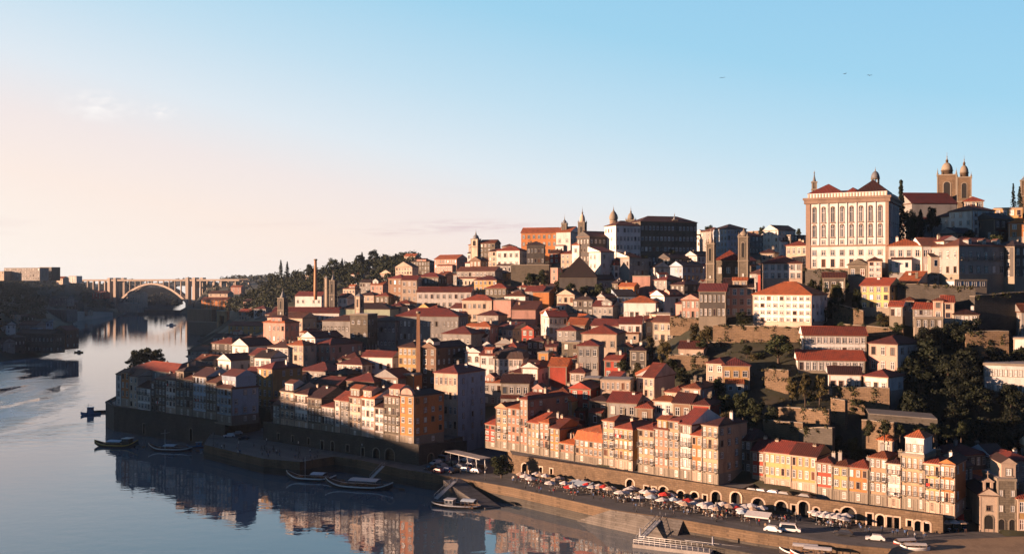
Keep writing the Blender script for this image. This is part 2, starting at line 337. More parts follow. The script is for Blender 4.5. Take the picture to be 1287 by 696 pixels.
def wisp(prev, px, py, sx, sz, size, col, amt, thr):
    d = Vector(((px-CX)/F, 1, (HZ-py)/F)).normalized()
    q = N.new('ShaderNodeVectorMath'); q.operation = 'SUBTRACT'; L.new(tc.outputs['Generated'], q.inputs[0]); q.inputs[1].default_value = d
    w = N.new('ShaderNodeVectorMath'); w.operation = 'MULTIPLY'; L.new(q.outputs[0], w.inputs[0]); w.inputs[1].default_value = (sx, sx, sz)
    n = N.new('ShaderNodeTexNoise'); n.inputs['Scale'].default_value = 2.6; n.inputs['Detail'].default_value = 6; L.new(w.outputs[0], n.inputs['Vector'])
    l = N.new('ShaderNodeVectorMath'); l.operation = 'LENGTH'; L.new(w.outputs[0], l.inputs[0])
    m1 = N.new('ShaderNodeMapRange'); m1.inputs[1].default_value = size; m1.inputs[2].default_value = 0; L.new(l.outputs['Value'], m1.inputs[0])
    m2 = N.new('ShaderNodeMapRange'); m2.inputs[1].default_value = thr; m2.inputs[2].default_value = thr+.2; m2.inputs[4].default_value = amt; L.new(n.outputs['Fac'], m2.inputs[0])
    mu = N.new('ShaderNodeMath'); mu.operation = 'MULTIPLY'; L.new(m1.outputs[0], mu.inputs[0]); L.new(m2.outputs[0], mu.inputs[1])
    x = N.new('ShaderNodeMix'); x.data_type = 'RGBA'; L.new(mu.outputs[0], x.inputs[0]); L.new(prev.outputs[2], x.inputs[6]); x.inputs[7].default_value = (*lin(col), 1); return x
cx = wisp(cx, 124, 134, 26, 60, 1.0, (255,250,248), 1.0, .40); cx = wisp(cx, 203, 141, 60, 110, 1.0, (255,250,248), .9, .42)
cx = wisp(cx, 590, 284, 12, 130, 1.1, (222,196,202), .8, .40); cx = wisp(cx, 500, 292, 14, 190, 1.0, (226,200,202), .6, .42)
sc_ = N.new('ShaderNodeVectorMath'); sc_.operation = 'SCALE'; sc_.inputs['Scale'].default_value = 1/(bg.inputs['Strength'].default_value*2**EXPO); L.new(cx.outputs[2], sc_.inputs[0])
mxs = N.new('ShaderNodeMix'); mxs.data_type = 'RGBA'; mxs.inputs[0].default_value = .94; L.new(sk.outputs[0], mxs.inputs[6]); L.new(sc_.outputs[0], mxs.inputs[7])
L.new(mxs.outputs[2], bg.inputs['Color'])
cam = bpy.data.cameras.new('camera'); cam.sensor_width = 36; cam.lens = F/W0*36; cam.shift_y = 6/W0; cam.clip_end = 20000; cam.clip_start = 1
co = link('camera', cam); co.location = (0,0,CZ); co.rotation_euler = (rad(90),0,0); SC.camera = co
SC.view_settings.view_transform = 'Standard'; SC.view_settings.look = 'None'; SC.view_settings.gamma = 1; SC.view_settings.exposure = EXPO
SC.view_settings.use_curve_mapping = False
SC.cycles.max_bounces = 5; SC.cycles.diffuse_bounces = 2; SC.cycles.glossy_bounces = 2; SC.cycles.use_denoising = True

hzm = bpy.data.materials.new('river_haze'); hzm.use_nodes = True
hn = hzm.node_tree; hn.nodes.remove(hn.nodes['Principled BSDF'])
pv = hn.nodes.new('ShaderNodeVolumePrincipled'); pv.inputs['Color'].default_value = (.62,.78,1.0,1); pv.inputs['Density'].default_value = .000027; pv.inputs['Anisotropy'].default_value = .35
hn.links.new(pv.outputs[0], hn.nodes['Material Output'].inputs['Volume'])
hb = MB(); hb.box(-2720,3160,-960,3660,-7.5,140); struct(hb.build('haze', hzm), 'stuff')
# ---------------------------------------------------------------- buildings
NUMW = ['no','one','two','three','four','five','six','seven','eight','nine','ten']
_wc = {}
def arc(w, h, rise, n=6):
    """outline of an opening: flat or arched head, x from -w/2, z from 0"""
    if rise <= 0: return [(-w/2,0),(w/2,0),(w/2,h),(-w/2,h)]
    p = [(-w/2,0),(w/2,0)]
    for i in range(n+1):
        a = math.pi*i/n; p.append((w/2*math.cos(a), h-rise+rise*math.sin(a)))
    return p
def window_meshes(w, h, pane, sash, trim='trim', rise=0, far=False, rail=False):
    w = max(.3, round(w*5)/5); h = max(.4, round(h*5)/5); key = (w,h,pane,sash,trim,rise,far,rail)
    if key in _wc: return _wc[key]
    a = MB(); r = rise*w/2; o = arc(w, h, r); t = .16 if not far else .2
    big = [(x*(1+2*t/w), (z if z < .01 else z+t*(1 if z > h-r-.01 else .5))) for x, z in o]
    n = len(o)
    for i in range(n):                       # stone surround
        j = (i+1) % n
        if i == 0: continue
        p, q, P, Q = o[i], o[j], big[i], big[j]
        a.poly([(p[0],-.1,p[1]),(q[0],-.1,q[1]),(Q[0],-.1,Q[1]),(P[0],-.1,P[1])][::-1], 0)
        a.poly([(P[0],-.1,P[1]),(Q[0],-.1,Q[1]),(Q[0],0,Q[1]),(P[0],0,P[1])][::-1], 0)
        a.poly([(p[0],-.1,p[1]),(q[0],-.1,q[1]),(q[0],0,q[1]),(p[0],0,p[1])], 0)
    a.box(-w/2-t-.08, w/2+t+.08, -.2, 0, -.16, 0, 0)
    s = .11 if not far else .14
    a.box(-w/2, -w/2+s, -.06, -.01, 0, h-r, 1); a.box(w/2-s, w/2, -.06, -.01, 0, h-r, 1)
    a.box(-w/2+s, w/2-s, -.06, -.01, 0, s, 1)
    if r == 0: a.box(-w/2+s, w/2-s, -.06, -.01, h-s, h, 1)
    a.box(-s/2, s/2, -.07, -.01, s, h-s, 1)
    zz = h*.66; a.box(-w/2+s, -s/2, -.065, -.01, zz-s*.4, zz+s*.4, 1); a.box(s/2, w/2-s, -.065, -.01, zz-s*.4, zz+s*.4, 1)
    if rail:
        for i in range(7): x = -w/2-.25+(w+.5)*i/6; a.box(x-.02, x+.02, -.5, -.46, 0, .95, 2)
        a.box(-w/2-.3, w/2+.3, -.52, -.44, .95, 1.02, 2); a.box(-w/2-.3, w/2+.3, -.55, -.2, -.14, -.0, 0)
    g = MB(); g.poly([(x,-.02,z) for x, z in o], 0)
    if far:
        a.poly([(x,-.02,z) for x, z in o], 3)
        _wc[key] = (a.mesh('window', [M[trim], M[sash], M['iron'], PANES[pane]]), None)
    else: _wc[key] = (a.mesh('window', [M[trim], M[sash], M['iron']]), g.mesh('pane', PANES[pane]))
    return _wc[key]
def put_window(root, x, y, z, rz, w, h, far=False, trim='trim', rise=0, sash=None, rail=False, pane=None):
    if pane is None: pane = RNG.choices([0,1,2,3,4], [44,26,9,14,7])[0]
    if sash is None: sash = 'sash' if RNG.random() < .85 else 'sashdark'
    a, g = window_meshes(w, h, pane, sash, trim, rise, far, rail)
    o = link('window', a, root, (x,y,z), rz)
    if g is not None: link('pane', g, o)
    return o
_dc = {}
def put_door(root, x, y, z, rz, w=1.2, h=2.3, rise=0, trim='trim', m='door'):
    key = (round(w,1), round(h,1), rise, trim, m)
    if key not in _dc:
        a = MB(); o = arc(w, h, rise*w/2); t = .2
        big = [(px*(1+2*t/w), (pz if pz < .01 else pz+t)) for px, pz in o]
        for i in range(1, len(o)):
            j = (i+1) % len(o); p, q, P, Q = o[i], o[j], big[i], big[j]
            a.poly([(p[0],-.12,p[1]),(q[0],-.12,q[1]),(Q[0],-.12,Q[1]),(P[0],-.12,P[1])][::-1], 0)
            a.poly([(P[0],-.12,P[1]),(Q[0],-.12,Q[1]),(Q[0],0,Q[1]),(P[0],0,P[1])][::-1], 0)
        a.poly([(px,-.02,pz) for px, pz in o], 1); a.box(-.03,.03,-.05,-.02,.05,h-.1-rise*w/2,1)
        _dc[key] = a.mesh('door', [M[trim], M[m]])
    return link('door', _dc[key], root, (x,y,z), rz)
_bc = {}
LAUN = None
def put_laundry(root, x, y, z, w):
    a = MB(); q = -w/2+.3
    while q < w/2-.6:
        k = RNG.uniform(.4,.8); h = RNG.uniform(.5,1.0); a.poly([(q,-.82,-h),(q+k,-.84,-h),(q+k,-.82,0),(q,-.82,0)], RNG.randrange(4)); q += k+RNG.uniform(.05,.5)
    if a.v: a.build('laundry', [M['canvas'], M['canvasblue'], M['canvasred'], M['canvascream']], root, (x,y,z))
def put_balcony(root, x, y, z, w, rz=0):
    w = round(w*2)/2
    if w not in _bc:
        a = MB(); a.box(-w/2, w/2, -.75, 0, -.16, 0, 0); n = max(4, int(w/.35))
        for i in range(n+1):
            q = -w/2+.04+(w-.08)*i/n; a.box(q-.022, q+.022, -.72, -.68, 0, .95, 1)
        a.box(-w/2, w/2, -.74, -.66, .95, 1.03, 1); a.box(-w/2, w/2, -.73, -.67, .45, .49, 1)
        for sx in (-1, 1):
            for i in range(3): q = -.68+.25*i; a.box(sx*(w/2-.04)-.02, sx*(w/2-.04)+.02, q-.02, q+.02, 0, .95, 1)
            a.box(sx*(w/2-.04)-.03, sx*(w/2-.04)+.03, -.7, 0, .95, 1.03, 1); a.box(sx*w*.36-.08, sx*w*.36+.08, -.55, 0, -.42, -.16, 0)
        _bc[w] = a.mesh('balcony', [M['trim'], M['iron']])
    return link('balcony', _bc[w], root, (x,y,z), rz)

def roof_part(root, kind, w, d, z, pitch=.42, o=.45, rm=None, wallm=None, ridge=None):
    a = MB(); W = w/2+o; D = d/2+o; t = .18
    def ring(zz): return [(-W,-D,zz),(W,-D,zz),(W,D,zz),(-W,D,zz)]
    lo = ring(-t*.2)
    if kind == 'flat':
        a.box(-w/2-.15, w/2+.15, -d/2-.15, d/2+.15, -.05, .28, 1); a.box(-w/2+.25, w/2-.25, -d/2+.25, d/2-.25, .28, .32, 0)
        return a.build('roof', [M['concrete'], M['trim']], root, (0,0,z)), .3
    up = ring(t)
    for i in range(4): j = (i+1) % 4; a.poly([lo[i], lo[j], up[j], up[i]])
    a.poly(lo[::-1])
    if kind in ('hip', 'pyr'):
        h = min(W, D)*pitch*(1.25 if kind == 'pyr' else 1)+t; q = abs(W-D) if kind == 'hip' else 0
        if ridge is not None: q = ridge
        if W >= D: r1, r2 = (-q,0,h), (q,0,h)
        else: r1, r2 = (0,-q,h), (0,q,h)
        if kind == 'pyr' or q < .05:
            c = (0,0,h)
            for i in range(4): a.poly([up[i], up[(i+1)%4], c])
        elif W >= D:
            a.poly([up[0],up[1],r2,r1]); a.poly([up[1],up[2],r2]); a.poly([up[2],up[3],r1,r2]); a.poly([up[3],up[0],r1])
        else:
            a.poly([up[0],up[1],r1]); a.poly([up[1],up[2],r2,r1]); a.poly([up[2],up[3],r2]); a.poly([up[3],up[0],r1,r2])
        if q > .3: a.bar((r1[0],r1[1],r1[2]+.02), (r2[0],r2[1],r2[2]+.02), .13, 1, 4)
    elif kind == 'gx':
        h = D*pitch*1.1+t
        a.poly([up[0],up[1],(W,0,h),(-W,0,h)]); a.poly([up[2],up[3],(-W,0,h),(W,0,h)])
        a.poly([up[1],up[2],(W,0,h)], 2); a.poly([up[3],up[0],(-W,0,h)], 2); a.bar((-W,0,h+.02), (W,0,h+.02), .13, 1, 4)
    elif kind == 'gy':
        h = W*pitch*1.25+t
        a.poly([up[1],up[2],(0,D,h),(0,-D,h)]); a.poly([up[3],up[0],(0,-D,h),(0,D,h)])
        a.poly([up[0],up[1],(0,-D,h)], 2); a.poly([up[2],up[3],(0,D,h)], 2); a.bar((0,-D,h+.02), (0,D,h+.02), .13, 1, 4)
    elif kind == 'shed':
        h = D*2*pitch*.7
        a.poly([up[0],up[1],(W,D,h),(-W,D,h)]); a.poly([up[1],up[2],(W,D,h)], 2); a.poly([up[3],up[0],(-W,D,h)], 2); a.poly([up[2],up[3],(-W,D,h),(W,D,h)], 2)
    elif kind == 'mans':
        h = 2.6; k = .8; mid = [(-W+k,-D+k,h),(W-k,-D+k,h),(W-k,D-k,h),(-W+k,D-k,h)]
        for i in range(4): j = (i+1) % 4; a.poly([up[i],up[j],mid[j],mid[i]])
        q = abs(W-D); hh = h+(min(W,D)-k)*.35
        if W >= D: r1, r2 = (-q,0,hh), (q,0,hh); a.poly([mid[0],mid[1],r2,r1]); a.poly([mid[1],mid[2],r2]); a.poly([mid[2],mid[3],r1,r2]); a.poly([mid[3],mid[0],r1])
        else: r1, r2 = (0,-q,hh), (0,q,hh); a.poly([mid[0],mid[1],r1]); a.poly([mid[1],mid[2],r2,r1]); a.poly([mid[2],mid[3],r2]); a.poly([mid[3],mid[0],r1,r2])
        h = hh
    return a.build('roof', [rm, rm, wallm or rm], root, (0,0,z)), h
_cc = {}
def put_chimney(roof, x, y, z, h, m='white'):
    key = (round(h,1), m)
    if key not in _cc:
        a = MB(); a.box(-.45,.45,-.3,.3,-1.6,h,0); a.box(-.55,.55,-.4,.4,h,h+.15,1)
        for q in (-.22,.22): a.lathe([(.12,h+.15),(.1,h+.55)], 6, 1, (q,0))
        _cc[key] = a.mesh('chimney', [M[m], M['trim']])
    return link('chimney', _cc[key], roof, (x,y,z))
_dm = {}
def put_dormer(roof, x, y, z, m, rm):
    key = (m, rm.name)
    if key not in _dm:
        a = MB(); a.box(-.8,.8,-.0,2.4,-.9,1.3,0)
        a.poly([(-1,-.2,1.3),(0,-.2,1.95),(0,2.6,1.95),(-1,2.6,1.3)][::-1], 1); a.poly([(1,-.2,1.3),(1,2.6,1.3),(0,2.6,1.95),(0,-.2,1.95)][::-1], 1)
        a.poly([(-1,-.2,1.3),(1,-.2,1.3),(0,-.2,1.95)], 0)
        a.poly([(-.5,-.03,-.1),(.5,-.03,-.1),(.5,-.03,1.15),(-.5,-.03,1.15)], 2)
        a.box(-.6,-.5,-.06,0,-.2,1.2,3); a.box(.5,.6,-.06,0,-.2,1.2,3); a.box(-.04,.04,-.06,-.03,-.1,1.15,3); a.box(-.5,.5,-.06,-.03,.5,.58,3)
        _dm[key] = a.mesh('dormer', [M[m], rm, PANES[0], M['sash']])
    return link('dormer', _dm[key], roof, (x,y,z))

FOOT = []      # (center, radius-ish half w, half d, theta, px box, Y, ybase)
HOUSES = []
ROOFW = {'hip':'hipped','gx':'pitched','gy':'gable-fronted','flat':'flat','pyr':'pointed','mans':'mansard','shed':'sloping'}
ROOFC = ['red','orange','brown','maroon','blackish']
def house(x0, x1, ye, yb, col='white', roof='hip', th=30, d=11, z0=None, H=None, Y=None, fl=None, cols=None, rc=None, zone='', row=False,
          side=True, balc=0, chim=None, dorm=0, ground='win', pitch=.42, far=None, name='house', label=None, cat='house', nowin=False, trim=None, arch=0, winh=.58, front_to=None, corn=True, Hb=None):
    rng = RNG
    if Y is None:
        if z0 is not None: Y = (CZ-z0)*F/(yb-HZ)
        elif H is not None: Y = ray_ground((x0+x1)/2, ye, H)
        else: Y = ray_ground((x0+x1)/2, yb, 0)
        if Y is None: print('NO GROUND', x0, x1, ye, yb); return None
    t = rad(th); ct, st = math.cos(t), math.sin(t)
    u0 = (x0-CX)/F; u1 = (x1-CX)/F
    if th >= 0: P0 = Vector((u0*Y, Y)); w = (u1*P0.y-P0.x)/(ct+u1*st); P1 = P0+Vector((ct,-st))*w
    else:
        P1 = Vector((u1*Y, Y)); w = (P1.x-u0*P1.y)/(ct+u0*st); P0 = P1-Vector((ct,-st))*w
    w = max(2.0, min(w, 70))
    ze = CZ-(ye-HZ)*Y/F
    cen = P0+Vector((ct,-st))*(w/2)+Vector((st,ct))*(d/2)
    if z0 is None:
        cor = [P0, P0+Vector((ct,-st))*w, P0+Vector((st,ct))*d, P0+Vector((ct,-st))*w+Vector((st,ct))*d]
        gs = [gz(c.x, c.y) for c in cor]; zb = min(max(min(gs), -1), ze-3)-1.0; zf = max((gs[0]+gs[1])/2, ze-26)
        if yb is not None and H is None: zf = CZ-(yb-HZ)*Y/F
    else: zb = z0-.6; zf = z0
    if Hb: zf = ze-Hb
    if ze-zf < 2.5: zf = ze-3
    if far is None: far = Y > 420
    if name == 'house' and cat == 'house':
        nf_ = fl or max(1, int((ze-zf)/3.25)); nc_ = cols or max(1, int(w/2.6))
        if row: name = cat = 'townhouse'
        elif nf_ >= 3 and nc_ >= 5: name, cat = 'apartment_building', 'apartments'
    root = link(name, None, None, (cen.x, cen.y, zf), -t); root.empty_display_size = 1
    if far and nowin is False and Y > 1000: side = False
    hh = ze-zf; bb = zb-zf; hw, hd = w/2, d/2
    wm_ = M[col]; a = MB()
    a.box(-hw, hw, -hd, hd, bb, hh, 0)
    tr = M[trim] if trim else (M['palestone'] if col in ('cream','pink','white','ochre','yellow','orange') and rng.random() < .5 else M['trim'])
    if not far:
        if corn: a.box(-hw-.18, hw+.18, -hd-.18, hd+.18, hh-.35, hh-.02, 1)
        for sx in (-1, 1): a.box(sx*hw-(.3 if sx > 0 else .05), sx*hw+(.05 if sx > 0 else .3), -hd-.05, -hd+.3, bb, hh-.36, 1)
        a.box(-hw-.04, hw+.04, -hd-.04, hd+.04, bb, .7 if not row else hh/(fl or max(1, int(hh/3.25)))*.96, 1)
    else: a.box(-hw-.12, hw+.12, -hd-.12, hd+.12, hh-.3, hh-.02, 1)
    a.build('wall', [wm_, tr], root)
    ri = rc if rc is not None else rng.choices([0,1,2,3,4], [30,12,22,24,12])[0]
    if row:
        e = MB(); e.bar((-hw+.14,-hd-.14,.2),(-hw+.14,-hd-.14,hh-.4),.055,0,5); e.build('drainpipe', M['iron'], root)
    rf, rh = roof_part(root, roof, w, d, hh, pitch, .35 if row else .5, ROOFS[ri], wm_)
    if chim is None: chim = rng.choices([0,1,2], [35,45,20])[0] if Y < 700 else 0
    if roof != 'flat':
        for i in range(chim):
            px_ = rng.uniform(-.38,.38)*w; py_ = rng.uniform(-.15,.3)*d; put_chimney(rf, px_, py_, rh*.35+.4, rng.uniform(1.0,2.0), rng.choice(['white','cream','stone','grey']))
        for i in range(dorm): put_dormer(rf, (-.5+(i+.5)/dorm)*w*.8, -hd+.9, .9, col, ROOFS[ri])
    nf = fl or max(1, int(hh/3.25)); fh = hh/nf
    nc = cols or max(1, int(w/2.6)); cw = w/nc
    ww = min(1.35, cw*.52) if cw < 4 else 1.35; wh = min(2.4, fh*winh)
    if not nowin:
        tt = 'palestone' if tr is M['palestone'] else 'trim'
        for k in range(nf):
            z = k*fh+fh*.22
            bal = balc and k > 0 and ((balc >> (k-1)) & 1)
            for c in range(nc):
                x = -hw+cw*(c+.5)
                if k == 0 and ground == 'door' and not far and (c % 2 == 0):
                    put_door(root, x, -hd, 0.02, 0, min(1.3, cw*.55), min(2.6, fh*.8), rise=1 if arch else 0, trim=tt); continue
                if rng.random() < .04 and far: continue
                hz_ = wh*(1.18 if bal else 1)
                put_window(root, x, -hd, z-(fh*.14 if bal else 0), 0, ww, hz_, far, tt, rise=arch)
            if bal:
                put_balcony(root, 0, -hd, z-fh*.14-.02, w*.94)
                if rng.random() < .22: put_laundry(root, rng.uniform(-.2,.2)*w, -hd, z-fh*.14+.95, w*.45)
        if side:
            for sx in (1, -1):
                n2 = Vector((ct,-st))*sx
                if n2.dot(-cen.normalized()) < .05: continue
                ns = max(1, int(d/3.4)); cs = d/ns
                for k in range(nf):
                    for c in range(ns):
                        if rng.random() < .25: continue
                        put_window(root, sx*hw, -hd+cs*(c+.5), k*fh+fh*.22, rad(90)*sx, min(1.1, cs*.4), wh*.9, far, tt)
    if zone and not row and label is None and roof in ('hip','gx','gy','pyr') and hh > 6 and w > 6 and d > 7.5:
        q = rng.random()
        if q < .16: attic(dict(root=root, hw=hw, hd=hd, hh=hh), *rng.choice([(.1,.55),(.3,.8),(.45,.95)]), rng.uniform(2.0,2.9), rng.choice(['gx','hip','gy']), rng.choice([col,'white','cream','pink']), rng.choice([0,1,3]), dd=min(4.5, d*.5), back=rng.uniform(.2,1.5), wins=rng.choice([1,2]))
        elif q < .42 and roof != 'pyr':
            e = MB(); ew, ed, eh = w*rng.uniform(.35,.8), rng.uniform(1.8,3.5), hh*rng.uniform(.35,.62); ex = rng.uniform(-1,1)*(w-ew)/2; y1 = -hd; e.box(ex-ew/2, ex+ew/2, y1-ed, y1-.01, bb, eh, 0)
            e.poly([(ex-ew/2-.3,y1-ed-.3,eh),(ex+ew/2+.3,y1-ed-.3,eh),(ex+ew/2+.3,y1,eh+ed*.4),(ex-ew/2-.3,y1,eh+ed*.4)], 1); e.poly([(ex-ew/2-.3,y1-ed-.3,eh),(ex-ew/2-.3,y1,eh+ed*.4),(ex-ew/2-.3,y1,eh)], 0); e.poly([(ex+ew/2+.3,y1-ed-.3,eh),(ex+ew/2+.3,y1,eh),(ex+ew/2+.3,y1,eh+ed*.4)], 0)
            for i_ in range(max(1, int(ew/2.4))):
                xx = ex-ew/2+ew*(i_+.5)/max(1, int(ew/2.4)); e.box(xx-.5, xx+.5, y1-ed-.05, y1-ed-.01, eh*.45, eh*.8, 2); e.box(xx-.6, xx+.6, y1-ed-.03, y1-ed-.005, eh*.42, eh*.84, 3)
            e.build('extension', [M[rng.choice([col,'white','grey','cream'])], ROOFS[rng.choice([0,1,2,3])], PANES[0], M['sash']], root)
        if q > .8:
            e = MB(); px_, py_ = rng.uniform(-.3,.3)*w, rng.uniform(-.1,.2)*d; zt = hh+rh*.5; e.bar((px_,py_,zt-1),(px_,py_,zt+3.2),.035,0,4)
            for i_ in range(4): e.bar((px_-.5+.08*i_,py_,zt+1.9+.38*i_),(px_+.5-.08*i_,py_,zt+1.9+.38*i_),.02,0,3)
            e.build('aerial', M['iron'], root)
    cname = {'stone':'granite','oldwall':'old granite','darkwall':'dark stone','dark':'charcoal'}.get(col, col)
    rec = dict(root=root, col=cname, fl=nf, roof=roof, rc=ROOFC[ri], zone=zone, x=(x0+x1)/2, y=ye, label=label, cat=cat, nw=nc, dorm=dorm, balc=balc, w=w, h=hh)
    HOUSES.append(rec)
    yv = yb if yb is not None else HZ+(CZ-zf)*F/Y
    FOOT.append((cen.x, cen.y, w/2, d/2, t, (x0, x1, ye, yv), Y))
    rec['ze'] = ze; rec['hh'] = hh; rec['hw'] = hw; rec['hd'] = hd; rec['rf'] = rf; rec['rh'] = rh; rec['zf'] = zf; rec['Y'] = Y; rec['th'] = t
    return rec
def on_line(px, A, B):
    u = (px-CX)/F; ex, ey = B[0]-A[0], B[1]-A[1]; t = (u*A[1]-A[0])/(ex-u*ey); return A[1]+ey*t
def rowhouse(x0, x1, ye, A, B, z0, *a, **k):
    th = math.degrees(math.atan2(-(B[1]-A[1]), B[0]-A[0])); Y = on_line(x0, A, B)+k.pop('back', 0)
    yb = HZ+(CZ-z0)*F/Y
    return house(x0, x1, ye, yb, *a, th=th, z0=z0, Y=Y, row=True, side=k.pop('side', False), **k)
def attic(rec, fx0, fx1, h, roof='gx', col=None, rc=1, dd=5, back=.4, wins=2):
    """set-back roof storey standing on a house: a part of the house"""
    r = rec['root']; w = rec['hw']*2*(fx1-fx0); a = MB()
    cx = -rec['hw']+rec['hw']*2*(fx0+fx1)/2
    m = M[col] if col else M['white']
    a.box(-w/2, w/2, -dd/2, dd/2, -.5, h); a.box(-w/2-.15, w/2+.15, -dd/2-.15, dd/2+.15, h-.25, h-.03)
    e = a.build('attic', m, r, (cx, -rec['hd']+dd/2+back, rec['hh'])); b = MB()
    o = .35; W = w/2+o; D = dd/2+o; k = min(W, D)*.5
    up = [(-W,-D,h),(W,-D,h),(W,D,h),(-W,D,h)]
    if roof == 'pyr':
        for i in range(4): b.poly([up[i], up[(i+1)%4], (0,0,h+k*1.3)])
    elif roof == 'gy':
        b.poly([up[1],up[2],(0,D,h+k*1.4),(0,-D,h+k*1.4)]); b.poly([up[3],up[0],(0,-D,h+k*1.4),(0,D,h+k*1.4)]); b.poly([up[0],up[1],(0,-D,h+k*1.4)],1); b.poly([up[2],up[3],(0,D,h+k*1.4)],1)
    else:
        b.poly([up[0],up[1],(W,0,h+k),(-W,0,h+k)]); b.poly([up[2],up[3],(-W,0,h+k),(W,0,h+k)]); b.poly([up[1],up[2],(W,0,h+k)],1); b.poly([up[3],up[0],(-W,0,h+k)],1)
    b.poly(up[::-1], 1); b.build('attic_roof', [ROOFS[rc], m], e)
    for i in range(wins):
        a_, g_ = window_meshes(min(1.1, w/wins*.5), min(1.6, h*.6), RNG.choice([0,2,3]), 'sash', 'trim', 0, True)
        link('attic_window', a_, e, (-w/2+w/wins*(i+.5), -dd/2, h*.2))
# ---------------------------------------------------------------- the houses of the photograph
LA, LB, LC, LD = ((-9,333),(55,268)), ((66.6,266.6),(104,237.6)), ((-91.5,377),(-30.5,325.5)), ((-170,440),(-114,390))
ZA = 'above the left arcaded wall'
SOFT = {'cream':'sand','pink':'rose'}
def RA(x0, x1, ye, col, roof='hip', **k): return rowhouse(x0, x1, ye, *LA, 10, SOFT.get(col, col), roof, zone=ZA, chim=k.pop('chim', 1), ground=k.pop('ground', 'door'), **k)
RA(609,623,532,'red','gx', fl=4, cols=2, rc=0, d=9, chim=0)
RA(623.3,638,512,'cream','gy', fl=5, cols=2, rc=1, balc=2, d=13)
h = RA(638,653.3,512,'pink','hip', fl=5, cols=3, rc=1, d=14)
RA(653.5,663,501,'pink','hip', fl=6, cols=2, rc=0, d=20, side=True, balc=4)
RA(663.3,677.8,530,'cream','gx', fl=4, cols=3, rc=0, d=12)
RA(678,690,530,'pink','hip', fl=4, cols=2, rc=1, d=14, balc=3)
RA(691,703,537,'orange','gx', fl=4, cols=2, rc=0, d=10)
RA(704,721.5,556,'pink','shed', fl=2, cols=3, rc=1, d=5)
RA(709,721.5,543,'cream','hip', fl=4, cols=2, rc=1, d=9, back=5)
RA(723,757.3,551,'cream','mans', fl=3, cols=6, rc=1, d=13, dorm=3)
RA(757.5,772,528,'cream','pyr', fl=5, cols=2, rc=1, d=11, balc=6)
RA(772.3,795,537,'ochre','hip', fl=4, cols=4, rc=0, d=13, balc=7, side=True)
RA(802,822.3,538,'cream','hip', fl=5, cols=3, rc=0, d=14, balc=5)
h = RA(822.5,840,538,'pink','gx', fl=5, cols=3, rc=0, d=12, balc=2); attic(h, .15, .85, 2.6, 'hip', 'ochre', 1)
RA(840.2,853.5,528,'cream','pyr', fl=6, cols=2, rc=0, d=12, balc=8)
h = RA(854,869,532,'white','gx', fl=5, cols=3, rc=3, d=15, balc=6)
RA(869.2,882.3,546,'orange','gx', fl=4, cols=2, rc=0, d=10, balc=1)
RA(882.5,902.5,533,'cream','pyr', fl=5, cols=3, rc=0, d=14, balc=13, side=True)
ZB = 'above the right arcaded wall'
def RB(x0, x1, ye, col, roof='hip', **k): return rowhouse(x0, x1, ye, *LB, 9, SOFT.get(col, col), roof, zone=ZB, chim=k.pop('chim', 1), ground=k.pop('ground', 'door'), **k)
RB(916,944,551,'dark','gx', fl=4, cols=4, rc=3, d=10, back=6)
RB(945,960.5,566,'red','gx', fl=3, cols=2, rc=3, d=10, back=4)
RB(961,994,567,'yellow','gx', fl=3, cols=5, rc=3, d=10, back=3)
RB(994.2,1026,571,'ochre','gx', fl=3, cols=4, rc=0, d=10, back=2)
RB(1026.3,1046,580,'red','hip', fl=3, cols=3, rc=0, d=9)
RB(1046.2,1066,584,'yellow','pyr', fl=3, cols=2, rc=1, d=8)
RB(1066.2,1091,586,'orange','pyr', fl=3, cols=3, rc=0, d=8)
RB(1093,1114.3,574,'cream','pyr', fl=4, cols=3, rc=1, d=9, balc=2)
RB(1114.5,1132,581,'white','hip', fl=4, cols=3, rc=0, d=9, balc=5)
h = RB(1132.2,1161,570,'cream','flat', fl=4, cols=4, rc=0, d=11, balc=7); attic(h, .18, .98, 4.2, 'pyr', 'white', 1, dd=7, wins=3)
h = RB(1162,1181,581,'ochre','pyr', fl=4, cols=3, rc=0, d=9, balc=7)
h = RB(1181.2,1200,582,'orange','gy', fl=4, cols=3, rc=1, d=10, balc=7, side=True)
house(1104,1121,552,None,'white','pyr', Y=262, th=35, d=5, Hb=14, fl=4, cols=2, rc=1, zone='behind the right-hand row', chim=0)
ZC = 'above the long middle wall'
def RC(x0, x1, ye, col, roof='gx', **k): return rowhouse(x0, x1, ye, *LC, 11, col, roof, zone=ZC, chim=k.pop('chim', 1), ground=k.pop('ground', 'door'), **k)
RC(343,352,508,'grey','gx', fl=3, cols=2, rc=2, d=8)
h = RC(352.3,370,491,'cream','gx', fl=4, cols=3, rc=2, d=13, balc=7); attic(h, .3, .85, 3, 'gx', 'white', 1)
RC(370.3,387,494,'white','hip', fl=4, cols=4, rc=0, d=13, balc=5)
RC(387.3,404,499,'stone','gx', fl=4, cols=4, rc=3, d=14, balc=6)
RC(404.3,420.3,510,'white','hip', fl=3, cols=4, rc=3, d=12, balc=3)
RC(420.6,427.3,502,'white','gx', fl=4, cols=1, rc=0, d=10)
RC(427.6,438.8,503,'grey','gx', fl=4, cols=2, rc=0, d=10, balc=4)
h = RC(439,453.8,498,'cream','hip', fl=5, cols=3, rc=0, d=13, balc=2); attic(h, .05, .8, 2.8, 'hip', 'cream', 1, wins=3)
h = RC(454,470.8,499.5,'white','gx', fl=4, cols=3, rc=1, d=12); attic(h, .1, .7, 2.6, 'hip', 'cream', 0)
RC(471,482.3,511,'white','gx', fl=4, cols=2, rc=0, d=9)
h = RC(482.6,502,497,'stone','hip', fl=5, cols=4, rc=0, d=13, balc=6); attic(h, .3, .95, 2.6, 'gx', 'cream', 0)
